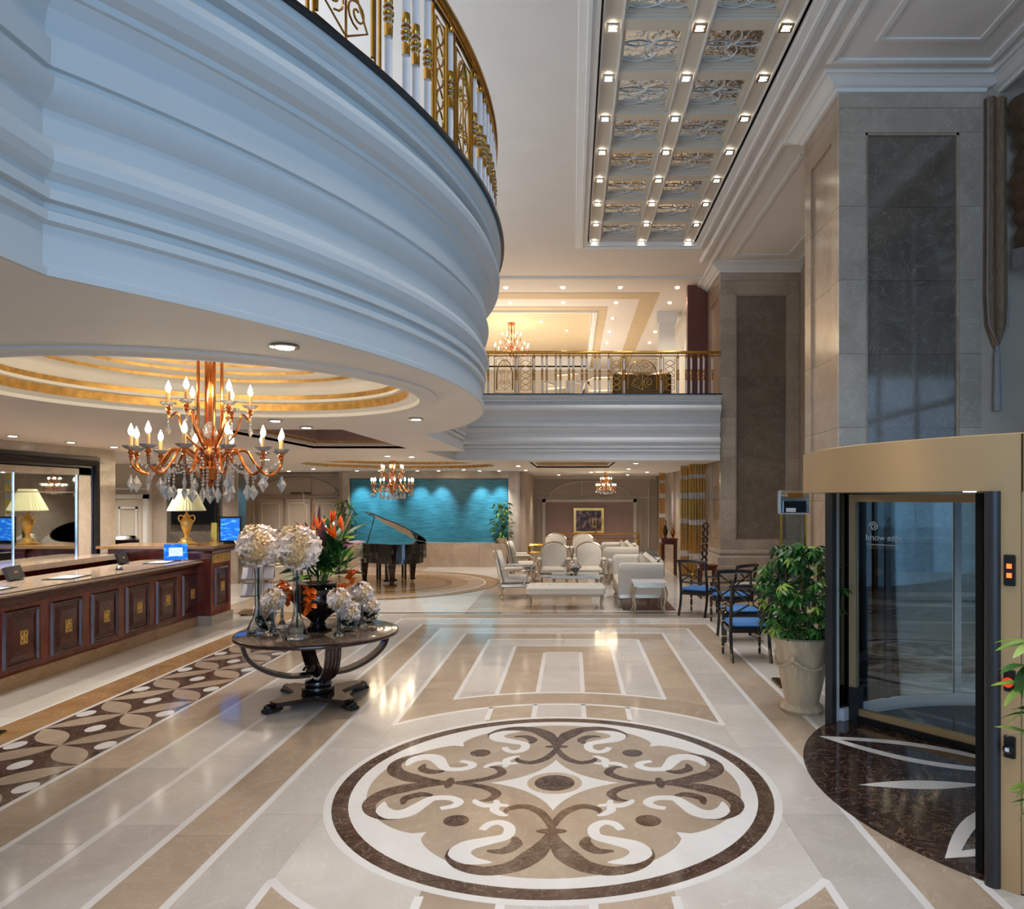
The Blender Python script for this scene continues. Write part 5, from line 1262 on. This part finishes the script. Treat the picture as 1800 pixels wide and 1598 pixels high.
# ================================================================== BLACK X-BACK CHAIRS
def x_chair(label, loc, rz):
    c = thing('x_back_armchair', label, 'chair', loc, rz, 'black x-back chairs with blue seats')
    MB().box(-.26, .26, -.25, .25, .37, .43).build('seat_frame', 'black_wood', c)
    MB().bbox(-.25, .25, -.24, .24, .43, .50, .03).build('seat_cushion', 'blue_fabric', c, True)
    for s in (-1, 1):
        x = s * .25
        MB().tube(crom([(x, -.36, 0), (x, -.28, .2), (x, -.25, .42), (x, -.27, .65), (x, -.34, .98)], 5), .024, 6).build('rear_leg', 'black_wood', c, True)
        MB().lathe([(.014, 0), (.02, .05), (.014, .10), (.022, .13), (.022, .22), (.016, .24), (.024, .28), (.024, .40), (.018, .45), (.014, .5), (.024, .56), (.014, .62), (.02, .67)], 10, (x, .23, 0)).build('front_leg', 'black_wood', c, True)
        mb = MB()
        for z in (.10, .24, .45, .6): mb.lathe([(.017, z - .008), (.025, z), (.017, z + .008)], 10, (x, .23, 0))
        mb.build('gilt_ring', 'gilt', c, True)
        MB().tube(crom([(x, -.29, .72), (x * 1.08, -.05, .70), (x * 1.06, .15, .66), (x, .24, .67)], 5), .018, 6).build('arm', 'black_wood', c, True)
    MB().tube([(-.27, -.345, .98), (-.1, -.365, .99), (.1, -.365, .99), (.27, -.345, .98)], .03, 8).build('top_rail', 'black_wood', c, True)
    MB().tube([(-.25, -.27, .60), (.25, -.27, .60)], .018, 6).build('lower_rail', 'black_wood', c)
    for s in (-1, 1): MB().tube([(s * -.24, -.275, .61), (0, -.30, .76), (s * .24, -.335, .95)], .013, 6).build('cross_bar', 'black_wood', c)
    MB().sphere((0, -.31, .76), .028, 8, 6).build('rosette', 'gilt', c, True)
    return c
x1 = x_chair('black x-back chair with blue cushion, nearest, its back to the camera', (2.31, 9.75, 0), 0)
dup(x1, 'black x-back chair with blue cushion facing the nearest one, partly behind it', (2.50, 10.95, 0), pi)
dup(x1, 'black x-back chair turned away beside the round bistro table', (2.72, 12.5, 0), R(38))
dup(x1, 'black x-back chair farthest left, beside the white sofa end', (2.32, 13.35, 0), R(-32))
dup(x1, 'black x-back chair mostly hidden behind the big potted plant', (3.55, 12.2, 0), R(80))
bt = thing('bistro_table', 'small round black table with marble top among the x-back chairs', 'table', (3.02, 11.6, 0))
MB().lathe([(.001, .72), (.42, .72), (.43, .735), (.42, .75), (.001, .75)], 36).build('table_top', 'marble_light', bt, True); MB().lathe([(.40, .66), (.41, .72)], 32).build('apron', 'black_wood', bt)
MB().lathe([(.03, .08), (.05, .2), (.03, .3), (.045, .5), (.06, .66)], 14).build('stem', 'black_wood', bt, True)
for k in range(3): MB().tube(crom([(.03 * cos(k * 2.1), .03 * sin(k * 2.1), .2), (.2 * cos(k * 2.1), .2 * sin(k * 2.1), .12), (.33 * cos(k * 2.1), .33 * sin(k * 2.1), .02)], 4), .022, 6).build('leg', 'black_wood', bt, True)
cd = thing('candle_holder', 'slim brass candle holder on the bistro table', 'candle holder', (2.92, 11.45, .75))
MB().lathe([(.04, 0), (.04, .01), (.01, .02), (.012, .16), (.02, .18)], 12).build('holder', 'brass', cd, True); MB().lathe([(.009, .18), (.009, .26)], 8).build('candle', 'petal_white', cd)
# ================================================================== LOUNGE SEATING
def arch_back(w_, z0, z1, y0, y1, mat, parent, name):
    pts = [(-w_ / 2, z0)] + [(-w_ / 2 * cos(pi * i / 14) ** 1 if False else -w_ / 2 * cos(pi * i / 14), z1 - .22 + .22 * sin(pi * i / 14)) for i in range(15)] + [(w_ / 2, z0)]
    v = []; f = []; n = len(pts)
    for ins, y in ((.03, y0), (0, y0 + .03), (0, y1 - .03), (.03, y1)):
        for x, z in pts: v.append((x * (1 - ins * 2 / w_), y - (z - z0) * .22, z0 + (z - z0) * (1 - ins / (z1 - z0))))
    for k in range(3):
        for i in range(n): j = (i + 1) % n; f.append((k * n + i, k * n + j, k * n + n + j, k * n + n + i))
    f += [tuple(range(n)), tuple(3 * n + i for i in range(n))]
    return MB().add(v, f).build(name, mat, parent, True)
def cabriole(x, y, sx, sy, h, mat='silver_leaf', parent=None):
    return MB().tube(crom([(x, y, h), (x + sx * .03, y + sy * .03, h * .72), (x - sx * .0, y - sy * .0, h * .3), (x + sx * .03, y + sy * .03, 0.015)], 4), lerp_list([.035, .03, .016, .022], 13), 8).build('leg', mat, parent, True)
def bergere(label, loc, rz):
    c = thing('lounge_armchair', label, 'armchair', loc, rz, 'cream armchairs with silver carved frames')
    MB().bbox(-.31, .31, -.27, .33, .32, .48, .05).build('seat_cushion', 'cream_fabric', c, True)
    MB().bbox(-.33, .33, -.30, .33, .25, .33, .02).build('seat_rail', 'silver_leaf', c)
    arch_back(.60, .42, 1.02, -.26, -.12, 'cream_fabric', c, 'backrest'); arch_back(.66, .36, 1.06, -.31, -.24, 'silver_leaf', c, 'back_frame')
    for s in (-1, 1):
        MB().bbox(*sorted((s * .30, s * .40)), -.22, .16, .62, .69, .025).build('arm_pad', 'cream_fabric', c, True)
        MB().tube(crom([(s * .34, -.3, .64), (s * .36, 0, .61), (s * .36, .22, .60), (s * .34, .26, .5), (s * .33, .18, .33)], 5), .024, 6).build('arm_frame', 'silver_leaf', c, True)
        for sy in (-1, 1): cabriole(s * .28, .01 + sy * .27, s, sy, .26, parent=c)
    return c
b1 = bergere('cream armchair in profile facing right, nearest the tufted bench', (-1.24, 15.5, 0), R(-82))
dup(b1, 'cream armchair in profile facing right, behind the nearest profile one', (-1.28, 18.7, 0), R(-80))
dup(b1, 'cream armchair facing the camera, left one behind the coffee table', (-.45, 17.4, 0), pi)
dup(b1, 'cream armchair facing the camera, right one behind the coffee table', (.40, 17.4, 0), pi)
dup(b1, 'cream armchair of the farther group, left one, only its round top showing', (-.50, 21.4, 0), pi)
dup(b1, 'cream armchair of the farther group, right one, only its round top showing', (.32, 21.4, 0), pi)
def sofa(label, loc, rz, L=2.1):
    c = thing('sofa', label, 'sofa', loc, rz, 'white sofas with rounded ends'); h = L / 2
    MB().bbox(-h, h, -.40, .42, .18, .30, .02).build('base_rail', 'silver_leaf', c)
    MB().bbox(-h + .14, h - .14, -.25, .42, .30, .48, .05).build('seat_cushion', 'cream_fabric', c, True)
    MB().bbox(-h + .02, h - .02, -.46, -.22, .28, .98, .09).build('backrest', 'cream_fabric', c, True)
    for s in (-1, 1):
        mb = MB(); v = []; f = []; pr = [(.0, .26), (.02, .5), (.05, .72), (.08, .80), (.06, .86), (.0, .88), (-.08, .86), (-.13, .80), (-.13, .26)]
        for y in (-.44, -.2, .1, .36, .42):
            k = 1 if y < .4 else .93
            for o, z in pr: v.append((s * (h + o * k), y, .26 + (z - .26) * k))
        n = len(pr)
        for i in range(4):
            for q in range(n): f.append((i * n + q, i * n + (q + 1) % n, i * n + n + (q + 1) % n, i * n + n + q))
        f += [tuple(range(n)), tuple(4 * n + q for q in range(n))]
        mb.add(v, f).build('arm', 'cream_fabric', c, True)
        for sy in (-.34, .36): cabriole(s * (h - .08), sy, s, 1 if sy > 0 else -1, .2, parent=c)
    MB().tube([(-h - .05, .43, .25), (h + .05, .43, .25)], .012, 6).build('nail_trim', 'silver_leaf', c)
    return c
s1 = sofa('white sofa seen from its rounded end, right of the tufted bench', (1.30, 14.95, .006), R(90), 2.0)
s2 = dup(s1, 'white sofa seen from its end, farther back near the console tables', (1.22, 19.4, 0), R(90))
def cushion(label, loc, rot, mat='cream_fabric'):
    mb = MB(); v = []; f = []; n = 9
    for k in (0, 1):
        for i in range(n):
            for j in range(n):
                u, w_ = -1 + 2 * i / 8, -1 + 2 * j / 8; b = (1 - u * u) ** .5 * (1 - w_ * w_) ** .5
                v.append((u * .22 * (1 - .08 * w_ * w_), (1 if k else -1) * .08 * b, w_ * .22 * (1 - .08 * u * u)))
    for k in (0, 1):
        for i in range(n - 1):
            for j in range(n - 1): a = k * 81 + i * n + j; f.append((a, a + 1, a + n + 1, a + n))
    o = mb.add(v, f).build('cushion', mat, None, True); o.location = loc; o.rotation_euler = rot
    o.scale = (1.2, 1.0, 1.25)
    return tag(o, label, 'cushion')
cushion('pale gold cushion leaning on the back of the nearest sofa', (1.40, 14.5, .75), (R(-15), 0, R(80)))
cushion('pale gold cushion leaning on the back of the farther sofa', (1.32, 18.95, .745), (R(-15), 0, R(80)))
bn = thing('tufted_bench', 'long cream tufted bench with silver legs in front of the coffee table', 'bench', (-.13, 14.1, 0))
MB().bbox(-.76, .76, -.27, .27, .24, .46, .06).build('upholstery', 'cream_fabric', bn, True)
for i in range(9):
    for j in range(2): MB().sphere((-.62 + i * .155, -.13 + j * .26, .463), .017, 6, 4, .5).build('tuft_button', 'silver_leaf', bn, True)
for i in range(9):
    for j in range(2): MB().sphere((-.545 + i * .14, -.0 + j * .13 - .06, .455), .06, 8, 5, .3).build('tuft', 'cream_fabric', bn, True)
for sx in (-1, 1):
    for sy in (-1, 1): cabriole(sx * .68, sy * .2, sx * .5, sy * .5, .26, parent=bn)
ct = thing('coffee_table', 'low silver coffee table with glass top between armchairs and bench', 'coffee table', (.06, 15.85, 0))
MB().box(-.5, .5, -.32, .32, .44, .455).build('glass_top', 'pane_dark', ct); 
mb = MB()
for a in ((-.52, .52, -.34, -.3), (-.52, .52, .3, .34), (-.52, -.48, -.3, .3), (.48, .52, -.3, .3)): mb.box(a[0], a[1], a[2], a[3], .40, .46)
mb.build('top_frame', 'silver_leaf', ct); MB().box(-.48, .48, -.3, .3, .39, .40).build('mirror_shelf', 'mirror', ct)
for sx in (-1, 1):
    for sy in (-1, 1): cabriole(sx * .44, sy * .27, sx, sy, .4, parent=ct)
fo = thing('flower_bowl', 'small silver centrepiece of pale flowers on the coffee table', 'centrepiece', (.06, 15.95, .46))
MB().lathe([(.06, 0), (.03, .03), (.09, .10), (.1, .14), (.001, .12)], 16).build('bowl', 'silver_leaf', fo, True)
p_ = link('flower_head', CORES, fo, (0, 0, .18)); q_ = link('petals', SML[0], p_); q_['kind'] = 'stuff'
def side_table(label, loc):
    c = thing('side_table', label, 'side table', loc); MB().box(-.31, .31, -.25, .25, .58, .605).build('table_top', 'marble_white', c)
    MB().box(-.29, .29, -.23, .23, .50, .58).build('apron', 'silver_leaf', c)
    for sx in (-1, 1):
        for sy in (-1, 1): cabriole(sx * .26, sy * .2, sx * 1.3, sy * .8, .52, parent=c)
    return c
st = side_table('silver side table with pale top at the near sofa end', (1.40, 13.42, 0)); dup(st, 'silver side table in front of the farther sofa', (1.18, 17.95, 0))
MB().box(.95, 1.95, 13.75, 16.2, 0, .006).build('rug', 'mahogany_dark'); tag(bpy.data.objects['rug'], 'dark brown rug under the nearest white sofa', 'rug')
# brass consoles, painting, dark consoles, ornaments
def brass_console(label, loc, L):
    c = thing('brass_console', label, 'console table', loc); h = L / 2
    MB().box(-h, h, -.2, .2, .78, .81).build('glass_top', 'pane_dark', c)
    mb = MB(); mb.tube([(-h, -.2, .8), (h, -.2, .8), (h, .2, .8), (-h, .2, .8)], .02, 6, True); mb.tube([(-h, -.2, .6), (h, -.2, .6), (h, .2, .6), (-h, .2, .6)], .014, 6, True); mb.build('top_frame', 'brass', c)
    for sx in (-1, 1):
        for sy in (-1, 1): MB().tube([(sx * h, sy * .2, 0), (sx * h, sy * .2, .8)], .022, 6).build('leg', 'brass', c)
brass_console('long brass console table under the painting behind the armchairs', (.9, 26.5, 0), 3.0)
brass_console('short brass console table left behind the profile armchair', (-.75, 20.3, 0), .9)
bv = thing('brass_candelabra', 'thin brass candelabra standing on the long console', 'candelabra', (.85, 26.5, .821))
MB().lathe([(.1, 0), (.02, .03), (.02, .25)], 12).build('base', 'brass', bv, True)
for k in range(5): MB().tube(crom([(0, 0, .2), ((k - 2) * .1, 0, .3), ((k - 2) * .11, 0, .55)], 4), .012, 5).build('branch', 'brass', bv)
pa = thing('framed_painting', 'gold framed dark still life painting on the mauve wall panel', 'painting', (.64, 28.92, .68))
mb = MB()
for a in ((-.6, .6, 0, .1), (-.6, .6, .92, 1.02), (-.6, -.5, .1, .92), (.5, .6, .1, .92)): mb.box(a[0], a[1], -.06, .02, a[2], a[3])
mb.build('frame', 'gilt', pa); MB().box(-.5, .5, -.02, .0, .1, .92).build('canvas', 'still_life', pa)
def dark_console(label, loc, w_=.42, h_=.85):
    c = thing('wooden_console', label, 'console table', loc); MB().box(-w_ / 2, w_ / 2, -.2, .2, h_ - .03, h_).build('top', 'mahogany', c)
    MB().box(-w_ / 2 + .02, w_ / 2 - .02, -.18, .18, h_ - .16, h_ - .03).build('apron', 'mahogany', c)
    for i in range(8): MB().box(-w_ / 2 + .04 + i * (w_ - .1) / 8, -w_ / 2 + .07 + i * (w_ - .1) / 8, -.19, -.18, h_ - .15, h_ - .04).build('reed', 'mahogany_dark', c)
    for sx in (-1, 1):
        for sy in (-1, 1): MB().lathe([(.02, 0), (.025, .05), (.03, h_ - .2), (.035, h_ - .16)], 8, (sx * (w_ / 2 - .05), sy * .15, 0)).build('leg', 'mahogany_dark', c, True)
    return c
dc = dark_console('dark mahogany console with ornaments by the gilded screens', (2.62, 19.8, 0), .44, 1.02); dup(dc, 'dark mahogany console beside the foot of the far pillar', (2.85, 15.45, 0), 0).scale = (.9, .9, .7)
def ornament(label, loc, s=1.0, mat='dark_bronze'):
    o = thing('bird_ornament', label, 'ornament', loc); MB().lathe([(.05 * s, 0), (.05 * s, .02 * s), (.02 * s, .04 * s), (.06 * s, .12 * s), (.075 * s, .2 * s), (.04 * s, .3 * s), (.025 * s, .36 * s)], 12).build('body', mat, o, True)
    MB().tube(crom([(0, 0, .34 * s), (.03 * s, 0, .42 * s), (.0, 0, .5 * s)], 4), .012 * s, 6).build('neck', 'dark_bronze', o, True)
ornament('bronze bird ornament, left one on the mahogany console', (2.52, 19.8, 1.02), 1.0); ornament('bronze bird ornament, right one on the mahogany console', (2.72, 19.75, 1.02), .8, 'copper')
so = thing('totem_sculpture', 'dark stacked ring sculpture on the console near the far pillar', 'sculpture', (2.78, 15.4, .714))
for k in range(6): MB().tube([(.05 * cos(2 * pi * i / 14) + .005 * k, 0, .09 + k * .145 + .065 * sin(2 * pi * i / 14)) for i in range(14)], .026, 6, True).build('ring', 'walnut', so, True)
MB().lathe([(.08, 0), (.08, .03)], 12).build('base', 'black_wood', so)
# gilded tube screens along the lounge side wall
for (x, y, n_, l) in ((2.94, 24.5, 3, 'narrow gilded tube screen, farthest along the lounge side wall'), (2.84, 19.0, 5, 'gilded tube screen, middle one along the lounge side wall'), (2.90, 17.95, 6, 'gilded tube screen, nearest to the far pillar')):
    g = thing('gilded_screen', l, 'screen', (x, y, 0))
    MB().box(-.02, n_ * .07, -.04, .04, 0, .1).build('base', 'marble_tan', g)
    for i in range(n_):
        tb_ = MB().lathe([(.024, .1), (.024, 2.95)], 8).build('tube', 'crystal_tube', g, True, loc=(i * .068, 0, 0))
        sl_ = MB()
        for (z0, z1) in ((.1, .6), (.75, 1.45), (1.58, 2.1), (2.25, 2.6), (2.7, 2.95)): sl_.lathe([(.028, z0), (.028, z1)], 8)
        sl_.build('gilt_sleeve', 'brass', tb_, True)
# ================================================================== PIANO
pi_ = thing('grand_piano', 'black lacquer grand piano with raised lid in front of the teal water wall', 'piano', (-4.32, 17.7, 0), R(28))
out = crom([(.73, .75, 0), (.73, .3, 0), (.73, -.1, 0), (.66, -.45, 0), (.42, -.72, 0), (.1, -.80, 0), (-.2, -.68, 0), (-.36, -.42, 0), (-.5, -.18, 0), (-.7, .05, 0), (-.73, .35, 0), (-.73, .75, 0)], 5)
poly = [(p.x, p.y) for p in out]
MB().prism(poly, .68, 1.03).build('case', 'black_lacquer', pi_)
MB().prism([(x * .9, y * .9 + .0) for x, y in poly], .56, .68).build('soundboard', 'black_wood', pi_)
MB().box(-.73, .73, .75, .92, .66, .82).build('keybed', 'black_lacquer', pi_); MB().box(-.62, .62, .76, .9, .82, .84).build('keyboard', 'petal_white', pi_)
for s in (-1, 1): MB().box(*sorted((s * .64, s * .73)), .75, .92, .82, .92).build('cheek', 'black_lacquer', pi_)
lid = MB().prism([(x - .73, y) for x, y in poly], 0, .022).build('lid', 'black_lacquer', pi_); lid.location = (.73, 0, 1.035); lid.rotation_euler = (0, R(29), 0)
MB().tube([(-.66, -.0, 1.03), (-.50, -.05, 1.66)], .012, 6).build('prop_stick', 'black_lacquer', pi_)
for (x, y) in ((-.6, .6), (.6, .6), (-.2, -.48)):
    MB().add([(a * w_ + x, b * w_ + y, z) for z, w_ in ((.62, .10), (.52, .085), (.12, .05), (.10, .06), (.05, .055)) for a, b in ((-1, -1), (1, -1), (1, 1), (-1, 1))],
             [(k * 4 + i, k * 4 + (i + 1) % 4, k * 4 + 4 + (i + 1) % 4, k * 4 + 4 + i) for k in range(4) for i in range(4)] + [(0, 1, 2, 3), (16, 17, 18, 19)]).build('leg', 'black_lacquer', pi_)
    MB().sphere((x, y, .03), .03, 8, 6).build('castor', 'brass', pi_, True)
MB().box(-.12, .12, .45, .5, .08, .6).build('pedal_lyre', 'black_wood', pi_); MB().box(-.16, .16, .4, .55, .04, .10).build('pedal_box', 'black_wood', pi_)
pb = thing('piano_bench', 'black piano bench behind the grand piano', 'bench', (-4.72, 18.98, 0), R(28))
MB().bbox(-.38, .38, -.18, .18, .42, .52, .02).build('seat', 'leather', pb); 
for sx in (-1, 1):
    for sy in (-1, 1): MB().box(sx * .33 - .025, sx * .33 + .025, sy * .14 - .025, sy * .14 + .025, 0, .42).build('leg', 'black_wood', pb)
# ================================================================== LEFT BACKGROUND SEATING AND UPPER LOUNGE
def club(label, loc, rz, mat='cream_fabric'):
    c = thing('club_chair', label, 'armchair', loc, rz)
    MB().bbox(-.32, .32, -.3, .34, .28, .48, .05).build('seat', mat, c, True); MB().bbox(-.36, .36, -.4, -.24, .28, .92, .06).build('backrest', mat, c, True)
    for s in (-1, 1):
        MB().bbox(*sorted((s * .30, s * .40)), -.36, .32, .28, .66, .04).build('arm', mat, c, True)
        for sy in (-.32, .28): MB().box(s * .32 - .02, s * .32 + .02, sy - .02, sy + .02, 0, .3).build('leg', 'black_wood', c)
    return c
cb = club('cream club chair with dark legs, directly right of the brochure rack', (-6.55, 16.3, 0), R(-40))
dup(cb, 'cream club chair behind the hydrangea balls, left of the piano circle', (-7.0, 19.6, 0), R(-60)); dup(cb, 'cream club chair farthest back at the beige doors', (-8.2, 21.4, 0), R(-100))
for (x, y, l) in ((-6.6, 20.6, 'dark round side table among the left club chairs'),):
    d = thing('side_table', l, 'side table', (x, y, 0)); MB().lathe([(.001, .58), (.3, .58), (.3, .61), (.001, .61)], 24).build('table_top', 'black_wood', d); MB().lathe([(.2, 0), (.03, .04), (.03, .58)], 14).build('stem', 'black_wood', d, True)
dup(cb, 'tan club chair on the mezzanine at the left behind the railing', (-.3, 18.4, 4.385), R(150)); dup(cb, 'tan club chair on the mezzanine in the middle behind the railing', (.75, 18.8, 4.385), R(170))
us = thing('mezzanine_sofa', 'brown sofa on the mezzanine behind the right part of the railing', 'sofa', (1.65, 17.7, 4.385))
MB().bbox(-.7, .7, -.35, .35, .0, .42, .06).build('seat', 'walnut', us, True); MB().bbox(-.7, .7, -.42, -.24, .1, .72, .06).build('backrest', 'dark_bronze', us, True)
up = thing('upper_staircase', 'brown sloping stair flank on the mezzanine behind the railing', 'staircase', (.9, 20.5, 4.385))
mb = MB(); pr = [(-.9, 0), (1.1, 0), (1.1, .5), (.2, 1.0), (-.5, 1.0)]; mb.prism(pr, 0, 2.0); mb.v = [(x, z, y) for x, y, z in mb.v]; mb.build('stair_flank', 'dark_bronze', up)
MB().tube([(-.95, -.05, 0), (-.5, -.05, 1.03), (.2, -.05, 1.03), (1.15, -.05, .5)], .03, 6).build('stair_rail', 'cream_paint', up)
cw = thing('white_column', 'white panelled column on the mezzanine left of the brown panel', 'column', (2.62, 20.5, 4.385))
MB().box(-.22, .22, -.22, .22, 0, 2.6).build('shaft', 'plaster', cw); MB().box(-.28, .28, -.28, .28, 2.6, 2.93).build('capital', 'plaster', cw); MB().box(-.27, .27, -.27, .27, 0, .2).build('base', 'plaster', cw)
